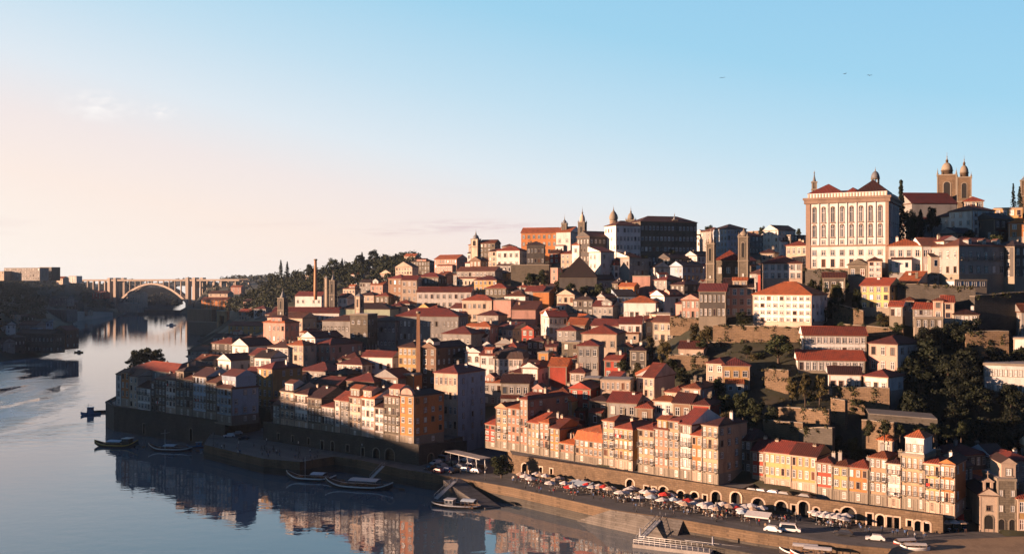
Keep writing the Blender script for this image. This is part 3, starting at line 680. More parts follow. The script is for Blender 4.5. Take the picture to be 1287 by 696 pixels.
h = RC(502.3,520,496,'orange','hip', fl=5, cols=2, rc=4, d=14, side=True, label='orange corner house with curved dormer gable at the end of the middle row')
hw_, hd_, hh_ = h['hw'], h['hd'], h['hh']; a = MB(); a.prism([(-hw_*.9, .25), (hw_*.9, .25), (hw_*.9, -.0), (-hw_*.9, -.0)], 0, .1)
o = arc(hw_*1.7, 2.4, 2.2, 8); a.poly([(x,-.05,z) for x, z in o], 0); a.poly([(x,1.2,z) for x, z in o][::-1], 0)
for i in range(len(o)): j = (i+1) % len(o); a.poly([(o[i][0],-.05,o[i][1]),(o[i][0],1.2,o[i][1]),(o[j][0],1.2,o[j][1]),(o[j][0],-.05,o[j][1])], 0)
a.build('dormer', M['pink'], h['root'], (0,-hd_,hh_+.02))
ZD = 'on the shaded river point'
def RD(x0, x1, ye, col, roof='gx', **k): return rowhouse(x0, x1, ye, *LD, 10, col, roof, zone=ZD, chim=k.pop('chim', 1), ground=k.pop('ground', 'door'), **k)
RD(146,152,470,'white','gx', fl=4, cols=1, rc=2, d=8, chim=0)
RD(152.3,162.3,467,'orange','hip', fl=4, cols=2, rc=2, d=7, far=False)
RD(162.6,173,472,'cream','gx', fl=4, cols=2, rc=2, d=10)
RD(173.3,189,486,'white','gx', fl=3, cols=4, rc=2, d=9, balc=2)
RD(189.3,195,480,'dark','gx', fl=4, cols=1, rc=2, d=9)
RD(195.3,208,476,'stone','hip', fl=4, cols=3, rc=3, d=11, balc=5)
RD(208.3,221,476,'white','gx', fl=5, cols=3, rc=2, d=11, balc=10)
RD(221.3,231,466,'stone','hip', fl=5, cols=2, rc=4, d=10)
RD(231.3,242,476,'dark','gx', fl=4, cols=3, rc=2, d=9, balc=5)
RD(242.3,259.3,472,'blue','gx', fl=5, cols=4, rc=3, d=12, balc=2)
RD(259.6,272,480,'stone','gx', fl=4, cols=3, rc=2, d=11)
h = RD(272.3,291,486,'blue','hip', fl=4, cols=4, rc=2, d=12, trim='trim', side=True); attic(h, .05, .98, 4.4, 'hip', 'blue', 3, dd=9, back=2, wins=4)
RD(165,221,462,'grey','hip', back=13, d=13, fl=3, rc=0, Hb=13, side=True, cols=8)

def Z(zone, **dk):
    def f(x0, x1, ye, yb, col, roof='hip', **k):
        kk = dict(dk); kk.update(k); return house(x0, x1, ye, yb, col, roof, zone=zone, **kk)
    return f
# left part of the old town, behind the point
g = Z('behind the river point row', H=11, th=28)
g(221,246,460,None,'dark','hip', rc=4); g(246,268,452,None,'cream','gx', rc=1, d=9, far=False); g(236,262,440,None,'grey','hip', rc=4, H=10)
g(266,292,431,None,'dark','hip', rc=0, d=12, H=12)
g(274,290,452,None,'white','gy', th=38, d=13, rc=3, H=11, fl=2, cols=2, side=True)
g(292,312,434,None,'white','gy', th=38, d=15, rc=3, H=14, fl=3, cols=2, side=True)
g(305,332,470,None,'stone','gx', H=9, rc=3)
g(324,342,462,None,'ochre','hip', H=16, d=15, rc=3, th=42, side=True, fl=4, cols=3); g(314,326,446,None,'dark','gx', H=13)
g(331,358,405,None,'pink','hip', H=16, d=12, rc=1, cols=5, fl=3); g(336,362,436,None,'white','hip', H=15, d=11, rc=2, cols=5, fl=4)
g(320,340,449,None,'white','gx', H=15, rc=2, fl=3); g(362,381,433,None,'cream','hip', H=16, rc=1, d=9, fl=4); g(336,380,399,None,'cream','gx', H=12, rc=1, d=13, fl=2, cols=9)
g(379,396,424,None,'white','gy', H=17, d=18, rc=3, fl=4, cols=3, th=36, side=True)
g(396,415,432,None,'pink','hip', H=14, d=20, rc=3, fl=3, cols=3, th=40, side=True)
g(424,455,457,None,'white','hip', H=11, d=11, rc=3); g(455,493,448,None,'white','gx', H=13, d=9, rc=3, fl=2, cols=4, th=20, arch=1)
g(376,412,465,None,'grey','hip', H=9, d=14, rc=3); g(350,380,470,None,'white','gx', H=8, d=12, rc=2); g(412,436,470,None,'dark','hip', H=9, rc=3)
g(436,470,478,None,'brown','hip', H=9, rc=3, d=12); g(470,500,474,None,'grey','gy', H=10, rc=0, d=12); g(496,520,470,None,'orange','flat', H=11, d=6, nowin=True)
g(330,352,478,None,'grey','gx', H=9, rc=2); g(395,425,482,None,'dark','gx', H=8, rc=3)
m = Z('in the middle old town', H=14, th=25)
# long institutional block and church group on the left
m(405,497,403,None,'grey','hip', H=20, d=16, rc=2, fl=3, cols=19, arch=1, th=16, label='long grey palace with three rows of tall windows and central pavilion', name='palace', cat='palace', chim=0, pitch=.3)
m(440,462,395,None,'stone','flat', H=25, d=12, fl=4, cols=3, th=16, arch=1, name='pavilion', label='dark granite pavilion rising at the middle of the long grey palace', cat='pavilion', chim=0)
m(427,490,388,None,'green','hip', H=17, d=14, rc=2, fl=2, cols=12, th=14, chim=0)
m(342,426,393,None,'white','gx', H=10, d=13, rc=3, fl=2, cols=14, th=8, chim=0)
m(371,404,372,None,'white','gx', H=15, d=15, rc=3, fl=2, cols=5, th=14, chim=0, name='church', label='white church with long red roof and bare gable on the left hillside', cat='church', side=True)
m(497,576,397,None,'grey','hip', H=19, d=17, rc=3, fl=3, cols=16, th=14, chim=0, label='long pale grey hall with green-tinted walls and low dark red roof', name='hall', cat='hall')
m(488,505,350,None,'brown','hip', H=18, rc=3, fl=4, cols=3, th=35, side=True); m(505,524,352,None,'cream','gx', H=18, rc=3, fl=4, cols=3, th=10)
m(524,551,348,None,'stone','hip', H=14, rc=3, fl=3); m(524,592,367,None,'white','gx', H=10, d=12, rc=0, fl=2, cols=9, th=8)
m(581,618,377,None,'cream','hip', H=11, d=12, rc=0, fl=2, cols=6, th=20); m(497,518,336,None,'cream','gy', H=13, rc=0); m(516,540,329,None,'stone','hip', H=12, rc=2)
m(546,574,326,None,'pink','gx', H=12, rc=1, th=35, d=16, side=True); m(574,622,341,None,'grey','gx', H=11, rc=2); m(596,624,352,None,'ochre','hip', H=10, rc=3)
m(501,523,436,None,'ochre','hip', H=19, rc=1, fl=5, cols=4, th=28, d=13, label='tall ochre house with orange roof beside the sunlit brick chimney')
m(530,548,437,None,'brown','gy', H=19, rc=0, fl=5, cols=2, th=32, d=22, side=True)
m(556,592,419,None,'grey','hip', H=12, rc=3, d=15, fl=2); m(572,602,416,None,'cream','hip', H=9, rc=1, d=12); m(592,616,410,None,'pink','hip', H=12, rc=1, d=9)
m(585,604,443,None,'white','gy', H=15, rc=3, fl=3, cols=2, th=20, d=14, arch=1); m(603,622,446,None,'white','gx', H=14, rc=3, th=20, fl=3)
h = m(546,575,468,None,'cream','hip', H=24, rc=3, fl=5, cols=5, th=30, d=18, side=False, Y=352, Hb=25, label='tall cream corner block with bare flank tinted shade-blue by the square', far=False, chim=2)
a = MB(); a.box(h['hw']+.02, h['hw']+.12, -h['hd']+.3, h['hd'], -3, h['hh']-.4); a.build('side_wall', M['blue'], h['root'])  # blue sheet puts the flank's shade into its colour
for k in range(6):
    for c in range(3): put_window(h['root'], h['hw']+.13, -h['hd']+3.5+c*6, 1.5+k*4, rad(90), .9, 1.5, False)
m(608,631,480,None,'grey','hip', H=9, rc=1); m(560,590,448,None,'stone','hip', H=12, rc=3)
m(621,657,450,None,'white','mans', H=12, rc=4, d=12, fl=3, cols=6, th=12, dorm=4, far=False)
m(600,621,440,None,'white','hip', H=13, rc=3, th=10, fl=3, side=True); m(656,676,462,None,'white','gy', H=12, rc=1, th=24, fl=2, cols=2, d=14)
m(676,689,443,None,'orange','flat', H=15, th=20, d=6, cols=1, fl=3); m(630,665,481,None,'grey','gx', H=10, rc=3, th=10, fl=2)
m(680,691,394,None,'white','shed', H=13, rc=1, th=30, d=7, fl=3, cols=1); m(690,713,398,None,'white','gx', H=13, rc=3, th=-12, fl=3, cols=4)
m(713,735,408,None,'brown','gx', H=9, rc=1, th=20, d=12); m(700,724,415,None,'grey','hip', H=10, rc=3)
m(731,775,419,None,'cream','hip', H=14, rc=0, th=17, d=20, fl=2, cols=4, side=True, label='broad cream villa with wide hipped red roof in the middle of town', winh=.45)
m(726,752,434,None,'grey','hip', H=15, rc=3, th=14, fl=3, d=14, side=True); m(716,738,450,None,'pink','hip', H=10, rc=0)
m(706,728,430,None,'stone','flat', H=11, th=20, fl=3); m(716.5,735,468,None,'white','pyr', H=11, rc=0, th=18, fl=3, cols=3, far=False, d=9)
m(690,712,460,None,'red','gx', H=11, rc=1, th=15, nowin=True); m(733,753,476,None,'teal','flat', H=12, th=12, fl=3, cols=3, d=10, far=False)
m(755,792,477,None,'cream','flat', H=12, th=14, fl=3, cols=6, d=10, far=False); m(743,778,409,None,'grey','gx', H=10, rc=3); m(778,806,407,None,'white','gx', H=9, rc=3, th=12)
m(784,824,380,None,'white','hip', H=9, rc=1, fl=1, cols=6, th=18, d=13); m(792,812,440,None,'dark','hip', H=9, rc=3); m(640,672,468,None,'dark','hip', H=10, rc=0)
m(660,686,496,None,'pink','hip', H=12, rc=3, th=20, far=False); m(690,715,494,None,'brown','hip', H=11, rc=1, th=25, side=True, d=10); m(716,742,488,None,'red','gy', H=12, rc=1, th=25, d=13)
m(696,718,503,None,'yellow','gy', H=10, rc=1, th=30, d=13, far=False); m(740,764,503,None,'dark','hip', H=9, rc=3, far=False); m(764,800,505,None,'grey','gx', H=9, rc=3, far=False); m(800,820,512,None,'brown','hip', H=9, rc=0, far=False)
m(808.6,822,474,None,'cream','gx', H=13, rc=0, th=33, fl=4, cols=2, d=16, side=False, far=False, label='narrow cream tower house with a blank dark side wall')
m(836,858,492,None,'cream','hip', H=10, rc=0, th=33, far=False); m(858,880,487,None,'pink','hip', H=11, rc=1, th=33, d=13, far=False); m(822,846,503,None,'white','pyr', H=9, rc=1, th=30, far=False)
m(846,868,506,None,'brown','gx', H=9, rc=3, th=30, far=False); m(870,892,508,None,'red','hip', H=9, rc=0, th=30, far=False)
m(620,642,377,None,'pink','flat', H=10, th=14, nowin=True, d=12); m(643,673,389,None,'pink','shed', H=10, rc=1, th=14, nowin=True, d=14); m(660,682,366,None,'grey','gx', H=10, rc=3, th=20)
m(670,690,367,None,'orange','shed', H=9, rc=4, th=18, nowin=True); m(700,722,371,None,'cream','gy', H=9, rc=2, th=26, d=12, side=True); m(634,660,372,None,'white','hip', H=9, rc=1); m(610,636,362,None,'stone','hip', H=9, rc=0)
m(600,626,396,None,'grey','hip', H=9, rc=3); m(720,745,377,None,'dark','hip', H=8, rc=4); m(745,770,385,None,'grey','gx', H=9, rc=3)
u = Z('below the wooded hill', H=9, th=22, d=10, rc=1)
u(431,446,363,None,'cream','hip'); u(452,466,355,None,'grey','gx', rc=2); u(466,481,358,None,'pink','gx'); u(478,492,344,None,'cream','gy'); u(440,452,345,None,'white','hip'); u(425,436,374,None,'white','gx', rc=3); u(455,470,371,None,'cream','hip', rc=3); u(472,488,372,None,'stone','hip', rc=0); u(384,394,345,None,'cream','flat'); u(508,522,322,None,'cream','gx')
u = Z('near the far river bend', H=8, th=18, d=11)
u(287,331,409,None,'ochre','gx', rc=3, d=13, cols=6); u(268,285,424,None,'white','gx', rc=2); u(286,301,421,None,'grey','hip', rc=3); u(243,262,431,None,'stone','gx', rc=2); u(300,317,392,None,'cream','gx'); u(319,334,388,None,'white','hip', rc=3); u(306,321,379,None,'pink','gx', rc=0); u(333,348,395,None,'cream','hip', rc=0); u(262,278,436,None,'cream','hip', rc=3); u(302,318,426,None,'white','hip', rc=2)
# Vitoria ridge and its shaded slope
r = Z('high on the central ridge', H=14, th=22)
r(589,603,308,None,'cream','hip', rc=1, side=True, Y=780, Hb=14); r(603,622,306,None,'stone','gx', rc=1, Y=760, Hb=14); r(614,632,316,None,'cream','hip', rc=0); r(624,653,315,None,'white','hip', rc=0, fl=3, cols=4, H=16, th=26)
r(655,700,293,None,'orange','gx', rc=1, d=16, Y=705, Hb=15, fl=3, cols=7, th=12, label='long orange church nave with red roof along the ridge', name='church', cat='church', nowin=False)
r(662,684,308,None,'dark','hip', rc=4, H=19, fl=3, cols=5, th=5, d=12, side=True); r(642,690,333,None,'stone','flat', H=14, d=10, nowin=True, th=10)
r(699,717,292,None,'white','gx', rc=1, Y=690, Hb=18, th=30, d=16, fl=2, cols=2, side=True); r(719,728,308,None,'white','shed', rc=1, H=18, th=34, d=14, side=True, fl=3, cols=1)
r(705,722,319,None,'cream','hip', rc=0, H=10); r(692,701,337,None,'pink','flat', H=12, th=30, d=6)
s = Z('on the shaded upper slope', H=14, th=-30)
s(741,772,298,None,'dark','gx', rc=2, H=20, fl=4, cols=6, d=14); s(774,805,284,None,'white','hip', rc=2, H=26, fl=5, cols=7, d=14, th=-24, label='tall white shaded tenement with four rows of windows below twin domes')
s(805,876,280,None,'stone','hip', rc=2, H=24, fl=4, cols=15, d=18, th=-18, label='long dark granite monastery block along the hilltop', name='monastery', cat='monastery')
s(755,772,317,None,'white','shed', rc=3, H=20, fl=4, cols=2, th=-34); s(772,792,333,None,'white','mans', rc=3, H=11, th=-28, dorm=3); s(791,819,325,None,'grey','flat', H=15, fl=3, cols=6)
s(805,828,303,None,'blue','hip', rc=4, H=13, fl=3); s(828,846,301,None,'brown','hip', rc=2, H=13); s(846,876,300,None,'white','gx', rc=2, H=13, fl=3)
s(795,817,347,None,'pink','flat', H=12, th=24, d=9, cols=3, fl=2, nowin=True, label='square blank salmon-pink house catching sun below the shaded slope'); s(823,842,336,None,'white','gy', rc=4, H=10, th=-15)
s(776,800,372,None,'blue','shed', rc=4, H=9, th=-8); s(778,797,360,None,'orange','gx', rc=1, H=9, th=30, d=7); s(703,750,349,None,'dark','hip', rc=4, H=13, d=22, th=8, nowin=True, name='church', label='dark church with steep black roof in the shaded hollow', cat='church', chim=0, pitch=1.1)
s(745,772,352,None,'grey','gx', H=10, rc=2, th=-5); s(842,868,325,None,'dark','gx', H=11, rc=2); s(858,884,335,None,'blue','gx', H=12, rc=4); s(838,862,352,None,'grey','hip', H=11, rc=3); s(860,886,358,None,'dark','hip', H=11, rc=3)
s(835,860,372,None,'white','gx', H=9, rc=3); s(876,896,322,None,'white','gx', H=12, rc=2)
f = Z('on the upper town skyline', H=13, th=-28)
for a_ in ((880,898,296,'white',4),(897,915,291,'grey',2),(914,938,288,'blue',2),(936,958,297,'grey',3),(956,980,291,'brown',2),(978,1000,290,'white',2),(994,1014,296,'dark',4),(884,905,308,'dark',3),(944,968,304,'cream',2),(968,992,300,'grey',2),(904,925,301,'white',3)):
    f(a_[0], a_[1], a_[2], None, a_[3], RNG.choice(['hip','gx','flat']), rc=a_[4], Y=RNG.uniform(640,720), Hb=16, d=14, fl=4)
# right hillside
q = Z('on the right hillside', th=30)
q(946.4,1019.7,370,405,'white','hip', th=36, rc=1, d=16, fl=4, cols=9, Y=352, side=True, far=False, label='big white three-storey block with orange hipped roof on the terrace', chim=0, winh=.5, ground='win', pitch=.5)
q(910,946,361,398,'pink','gx', rc=3, d=13, Y=374, fl=3, cols=4, far=False, th=14, chim=0); q(878.5,912,366,400,'dark','shed', rc=3, d=9, Y=366, fl=2, cols=6, far=False, th=16, winh=.7, label='low dark house with two glazed galleries beside the white block')
q(857,879,377,401,'pink','gy', rc=1, d=10, Y=385, fl=2, cols=4, th=26); q(959,1008,331,352,'white','hip', rc=0, d=15, Y=398, fl=2, cols=6, th=12, chim=0)
q(956,973,318,340,'cream','pyr', rc=0, d=9, Y=412, th=25); q(988,1014,309,335,'cream','hip', rc=0, d=12, Y=425, fl=2, cols=4)
q(1082,1118,359,388,'yellow','gx', rc=0, d=10, Y=350, fl=3, cols=4, th=42, far=False, chim=1, side=True); q(1091,1108,328,357,'white','pyr', rc=2, d=6, Y=368, fl=4, cols=2, th=20, far=False, chim=0)
q(1128,1152,356,377,'grey','shed', rc=1, d=14, Y=352, fl=2, th=34, cols=2, far=False); q(1133,1148,378,393,'cream','pyr', rc=1, d=9, Y=338, fl=2, cols=2, th=30, far=False)
q(1118,1134,385,400,'white','gx', rc=0, d=6, Y=335, fl=1, cols=2, far=False); q(1148,1173,388,406,'white','gx', rc=0, d=7, Y=333, fl=2, cols=4, th=15, far=False)
q(1173,1185,378,412,'pink','pyr', rc=1, d=8, Y=331, fl=3, cols=1, far=False, chim=0); q(1184,1199,380,412,'cream','gx', rc=0, d=8, Y=330, fl=3, cols=1, th=20, far=False)
q(1199,1230,395,416,'white','hip', rc=3, d=8, Y=328, fl=2, cols=3, th=14, far=False); q(1150,1185,399,414,'stone','flat', d=4, Y=326, fl=1, cols=4, th=15, far=False)
q(1010,1089,421,446,'white','gx', rc=0, d=10, Y=326, fl=2, cols=10, th=10, far=False, label='long whitish two-storey range with red roof on the garden terrace', chim=0)
q(1003,1087,452,468,'white','shed', rc=0, d=6, Y=318, fl=1, cols=10, th=10, far=False, label='long low white wing with red lean-to roof below the whitish range', chim=0, pitch=.6)
q(1092,1128,431,466,'pink','hip', rc=3, d=15, Y=318, fl=2, cols=3, th=52, far=False, side=False, label='pink villa with a blue-white flank and dark red hipped roof', chim=0)
h = HOUSES[-1]; a = MB(); a.box(h['hw']+.06, h['hw']+.12, -h['hd']+.1, h['hd'], -3, h['hh']-.36); a.build('side_wall', M['white'], h['root'])
for k in range(2):
    for c in range(3): put_window(h['root'], h['hw']+.13, -h['hd']+2.4+c*4, 1.6+k*4.2, rad(90), 1.1, 1.8, False)
q(1042,1082,470,492,'white','gx', rc=0, d=8, Y=305, fl=1, cols=4, th=14, far=False, chim=0, winh=.42); q(1086,1116,472,492,'white','hip', rc=3, d=10, Y=302, fl=1, cols=3, th=46, far=False, side=True, winh=.42, chim=0)
q(1066,1090,333,350,'stone','gy', rc=2, d=8, Y=372, th=30, fl=1, cols=2); q(1034,1062,349,366,'dark','gx', rc=0, d=7, Y=368, th=20, fl=1, cols=3); q(853,884,438,457,'cream','gx', rc=0, d=9, Y=345, fl=1, cols=4, th=20, far=False); q(888,910,456,495,'pink','hip', rc=0, d=13, Y=318, fl=3, cols=2, th=38, far=False, side=True); q(908,942,459,495,'ochre','hip', rc=3, d=10, Y=314, fl=2, cols=3, th=10, far=False, winh=.4)
q(1236,1292,457,494,'white','flat', d=12, Y=300, fl=2, cols=9, th=26, far=False, label='white modern flat-roofed building at the right edge', chim=0, winh=.4); q(1274,1296,425,460,'white','flat', d=10, Y=314, fl=1, cols=2, th=26, far=False, label='plain white upper block above the modern flat-roofed building', chim=0)
c = Z('below the cathedral', th=-22, chim=1)
c(1116,1158.5,309,344,'white','hip', rc=1, d=14, Y=372, fl=2, cols=4, th=22, far=False); c(1158.7,1186,309,344,'white','gx', rc=2, d=12, Y=366, fl=2, cols=3, th=4, far=False)
c(1186.5,1205,303,350,'white','gy', rc=3, d=10, Y=362, fl=3, cols=2, th=-5, far=False); c(1205.2,1273,310,347,'grey','hip', rc=2, d=14, Y=362, fl=2, cols=7, th=-20, far=False, balc=1, dorm=3)
c(1202,1224,272,294,'white','pyr', rc=3, d=11, Y=420, fl=2, cols=3); c(1222,1250,265,296,'white','hip', rc=2, d=12, Y=412, fl=3, cols=3); c(1212,1236,253,272,'cream','pyr', rc=0, d=10, Y=440, fl=2, cols=3, th=20)
c(1202,1226,294,312,'grey','gx', rc=4, d=9, Y=398, fl=2); c(1250,1272,276,302,'dark','gx', rc=4, d=10, Y=405, fl=2); c(1268,1296,281,300,'orange','gy', rc=1, d=10, Y=395, fl=2, th=24, label='orange-lit gabled house at the right edge below the cathedral')
c(1250,1285,262,285,'ochre','flat', d=8, Y=430, fl=2, th=20); c(1275,1300,310,350,'dark','hip', rc=4, d=10, Y=360, fl=3, far=False); c(1200,1240,352,362,'blue','flat', d=5, Y=352, fl=1, th=-8, far=False)
b_ = Z('in the dark right corner', th=-35, fl=4, far=False, chim=1)
b_(1201,1222,585,None,'dark','gx', rc=2, Y=252, Hb=16, cols=4, d=10); b_(1218,1234,600,None,'brown','hip', rc=3, Y=256, Hb=14, cols=3, d=9); b_(1248,1268,575,None,'blue','gx', rc=4, Y=268, Hb=15, cols=4, th=-10, fl=4)
b_(1205,1240,570,None,'dark','hip', rc=3, Y=270, Hb=14, cols=5, th=-20); b_(1268,1296,578,None,'grey','hip', rc=3, Y=262, Hb=14, cols=4, th=-10)
# ---------------------------------------------------------------- landmarks
def finial(a, x, y, z, h, m=0, r=.22):
    a.lathe([(r*1.3,z),(r*1.3,z+.15*h),(r*.6,z+.25*h),(r,z+.4*h),(r*.3,z+.55*h),(.05,z+h)], 8, m, (x,y))
def tower(name, label, x0, x1, ytop, ybase, Y, th=28, col='stone', cap='dome', caph=5.0, rm=None, cat='tower', bell=True, mid=(.45,), deep=None, fin=2.2, drum=0, corner=True, zone='', rk=.86):
    t = rad(th); w = (x1-x0)*Y/F/(math.cos(t)+math.sin(abs(t))*.85) if deep is None else (x1-x0)*Y/F
    c = at((x0+x1)/2, ybase, Y); zt = CZ-(ytop-HZ)*Y/F; h = zt-c.z; hw = w/2
    root = thing(name, label, cat, (c.x, c.y+hw, c.z), -t); a = MB()
    FOOT.append((c.x, c.y+hw, hw, hw, t, (x0, x1, ytop-10, ybase), Y))
    a.box(-hw, hw, -hw, hw, -14, h, 0)
    for f_ in mid+(1.0,): z = h*f_; a.box(-hw-.3, hw+.3, -hw-.3, hw+.3, z-.5, z-.02, 1)
    for sx in (-1,1):
        for sy in (-1,1): a.box(sx*hw-.35 if sx>0 else -hw-.12, hw+.12 if sx>0 else -hw+.35, sy*hw-.35 if sy>0 else -hw-.12, hw+.12 if sy>0 else -hw+.35, -14, h-.52, 1)
    wl = a.build('wall', [M[col], M['trim']], root)
    if bell:
        zb = h*mid[-1]; bh = (h-zb)*.62
        for rz, dx, dy in ((0,0,-1),(rad(90),1,0),(rad(180),0,1),(rad(-90),-1,0)):
            o = MB(); p = arc(w*.34, bh, w*.17, 8); o.poly([(x,-.03,z) for x, z in p], 0)
            for i in range(1, len(p)):
                j = (i+1) % len(p); P, Q = p[i], p[j]; k = 1.3
                o.poly([(P[0],-.16,P[1]),(Q[0],-.16,Q[1]),(Q[0]*k,-.16,Q[1]+(.3 if Q[1]>.01 else 0)),(P[0]*k,-.16,P[1]+(.3 if P[1]>.01 else 0))][::-1], 1)
            o.build('belfry_opening', [M['void'], M['trim']], root, (dx*hw, dy*hw, zb+(h-zb)*.12), rz)
            if h > 12: put_window(root, dx*hw, dy*hw, zb*.55, rz, w*.16, w*.3, True, rise=0)
    b = MB(); n = 12; r = hw*rk
    z = h
    if drum: b.lathe([(r,z),(r,z+drum),(r*1.12,z+drum),(r*1.12,z+drum+.3)], 8, 1); z += drum+.3
    if cap == 'dome':
        b.lathe([(r*math.cos(q)*1.02, z+caph*math.sin(q)) for q in [i*math.pi/2/7 for i in range(7)]]+[(.35,z+caph)], 14, 0); z += caph*.98
        b.lathe([(.55,z),(.55,z+.9),(.7,z+.95),(.15,z+1.5)], 8, 1); z += 1.3
    elif cap == 'onion':
        b.lathe([(r*k, z+caph*q) for k, q in ((.85,0),(1.08,.15),(1.12,.3),(.98,.5),(.66,.7),(.3,.86),(.12,1))], 14, 0); z += caph
    elif cap == 'spire': b.lathe([(r*1.05,z),(r*.75,z+caph*.2),(r*.4,z+caph*.55),(.08,z+caph)], 8, 0); z += caph*.97
    elif cap == 'pyr': b.lathe([(hw*1.5,z),(.1,z+caph)], 4, 0, sq=True, smooth=False); z += caph*.97
    elif cap == 'lantern':
        for i in range(8): q = i*math.pi/4; b.lathe([(.16,z),(.16,z+2.6)], 5, 1, (r*.8*math.cos(q), r*.8*math.sin(q)))
        z += 2.6; b.lathe([(r*1.0,z),(r*1.0,z+.3)], 10, 1); z += .3
        b.lathe([(r*.95*math.cos(q), z+caph*math.sin(q)) for q in [i*math.pi/2/6 for i in range(6)]]+[(.2,z+caph)], 12, 0); z += caph*.98
    b.build('dome' if cap in ('dome','onion','lantern') else 'spire', [rm or M['slate'], M[col if drum else 'trim']], root)
    g = MB(); finial(g, 0, 0, z-.1, fin, 0)
    g.build('finial', M['trim'], root)
    if corner:
        for sx in (-1,1):
            for sy in (-1,1):
                g = MB(); finial(g, sx*(hw-.1), sy*(hw-.1), h, max(1.6, w*.35), 0, .3); g.build('pinnacle', M['trim'], root)
    return root, hw, h
# bishop's palace
t_ = house(1014, 1116, 250, 337, 'white', 'flat', Y=392, th=28, d=32, z0=68.5, nowin=True, name='episcopal_palace', cat='palace', far=False, corn=False, chim=0,
           label='huge pale palace on the hilltop with two rows of tall arched windows', zone='')
pr = t_['root']; hw, hd, hh = t_['hw'], t_['hd'], t_['hh']; S = hh/87.0
def zy(y): return (337-y)*S
a = MB()
a.box(-hw-.9, hw+.9, -hd-.9, hd+.9, zy(256.5), zy(252), 0); a.box(-hw-1.3, hw+1.3, -hd-1.3, hd+1.3, zy(252), zy(250)+.2, 0)
a.build('cornice', M['pink'] if False else mat('reddish_granite', (.235,.155,.11), stain=.35), pr)
TR = bpy.data.materials['reddish_granite']
a = MB(); a.box(-hw-.25, hw+.25, -hd-.25, hd+.25, zy(309), zy(307), 0); a.box(-hw-.2, hw+.2, -hd-.2, hd+.2, -2, zy(335), 0)
for sx in (-1, 1): a.box(sx*hw-(.9 if sx>0 else .3), sx*hw+(.3 if sx>0 else 1.4), -hd-.3, -hd+1.2, -3, zy(256.7), 0)
a.build('string_course', TR, pr)
a = MB(); a.box(-hw+.3, hw-.3, -hd+.3, hd-.3, hh-.2, zy(244), 0)
for i in range(26): x = -hw+.6+(2*hw-1.2)*i/25; a.box(x-.25, x+.25, -hd+.1, -hd+.28, hh+.3, zy(244.5), 1)
a.build('attic', [M['white'], M['palestone']], pr)
def palace_side(n, width, place):
    for i in range(n):
        x = -width/2+width*(i+.5)/n; bw = width/n
        X, Yy, rz = place(x)
        for zb_, zt_ in ((297.3,281.5),(279.4,260)):
            o = MB(); hgt = zy(zt_)-zy(zb_); p = arc(bw*.46, hgt, bw*.23, 9); w_ = bw*.36; p2 = arc(w_, hgt-.5, w_/2, 9)
            for i_ in range(1, len(p)):
                j = (i_+1) % len(p); P, Q, p_, q_ = p[i_], p[j], p2[i_], p2[j]
                o.poly([(p_[0],-.18,p_[1]),(q_[0],-.18,q_[1]),(Q[0],-.18,Q[1]),(P[0],-.18,P[1])][::-1], 0); o.poly([(P[0],-.18,P[1]),(Q[0],-.18,Q[1]),(Q[0],0,Q[1]),(P[0],0,P[1])][::-1], 0)
            o.box(-bw*.27, bw*.27, -.3, 0, -.45, -.02, 0)
            o.build('arch_surround', TR, pr, (X,Yy,zy(zb_)), rz)
        X2, Y2, _ = place(x, .05)
        put_window(pr, X2, Y2, zy(279.6), rz, bw*.34, zy(261.5)-zy(279.6), False, 'palestone', 1, 'sash', pane=0)
        put_window(pr, X2, Y2, zy(297.5), rz, bw*.34, zy(282.6)-zy(297.5), False, 'palestone', 1, 'sash', pane=0)
        put_window(pr, X, Yy, zy(306), rz, bw*.34, zy(301)-zy(306), False, 'trim', 0, 'sash', pane=0)
        put_window(pr, X, Yy, zy(319.5), rz, bw*.38, zy(313)-zy(319.5), False, 'trim', 0, 'sash', pane=0 if i % 2 else 3)
        put_window(pr, X, Yy, zy(333.5), rz, bw*.38, zy(324)-zy(333.5), False, 'palestone', 0, 'sashdark' if i % 3 else 'sash', pane=4 if i % 2 else 0)
        o = MB(); 
        if i: o.box(-bw*.07, bw*.07, -.35, 0, zy(306.8), zy(256.7), 0); Xa, Ya, _ = place(x-bw/2); o.build('pilaster', M['white'], pr, (Xa,Ya,0), rz)
palace_side(8, 2*hw-2.2, lambda x, off=0: (x, -hd-off, 0))
palace_side(6, 2*hd-2, lambda x, off=0: (hw+off, x, rad(90)))
def pav(x0, x1, y0, y1, zz, h, name='roof'):
    o = MB(); o.lathe([(0,0),(0,0)], 3) if False else None
    q = max(0, abs((x1-x0)-(y1-y0))/2); cx, cy = (x0+x1)/2, (y0+y1)/2; up = [(x0,y0,zz),(x1,y0,zz),(x1,y1,zz),(x0,y1,zz)]
    if x1-x0 >= y1-y0: r1, r2 = (cx-q,cy,zz+h), (cx+q,cy,zz+h); F_ = [[up[0],up[1],r2,r1],[up[1],up[2],r2],[up[2],up[3],r1,r2],[up[3],up[0],r1]]
    else: r1, r2 = (cx,cy-q,zz+h), (cx,cy+q,zz+h); F_ = [[up[0],up[1],r1],[up[1],up[2],r2,r1],[up[2],up[3],r2],[up[3],up[0],r1,r2]]
    for f_ in F_: o.poly(f_)
    o.poly(up[::-1]); return o.build(name, ROOFS[3], pr)
za = zy(244)
pav(-hw+.0, -hw*.08, -hd+.2, hd*.0, za, 4.2); pav(hw*.18, hw-.1, -hd+.2, -hd+13, za, 5.0); pav(-hw*.1, hw*.3, -hd+2, hd-2, za-.1, 2.4); pav(-hw, hw, 0, hd, za-.15, 3)
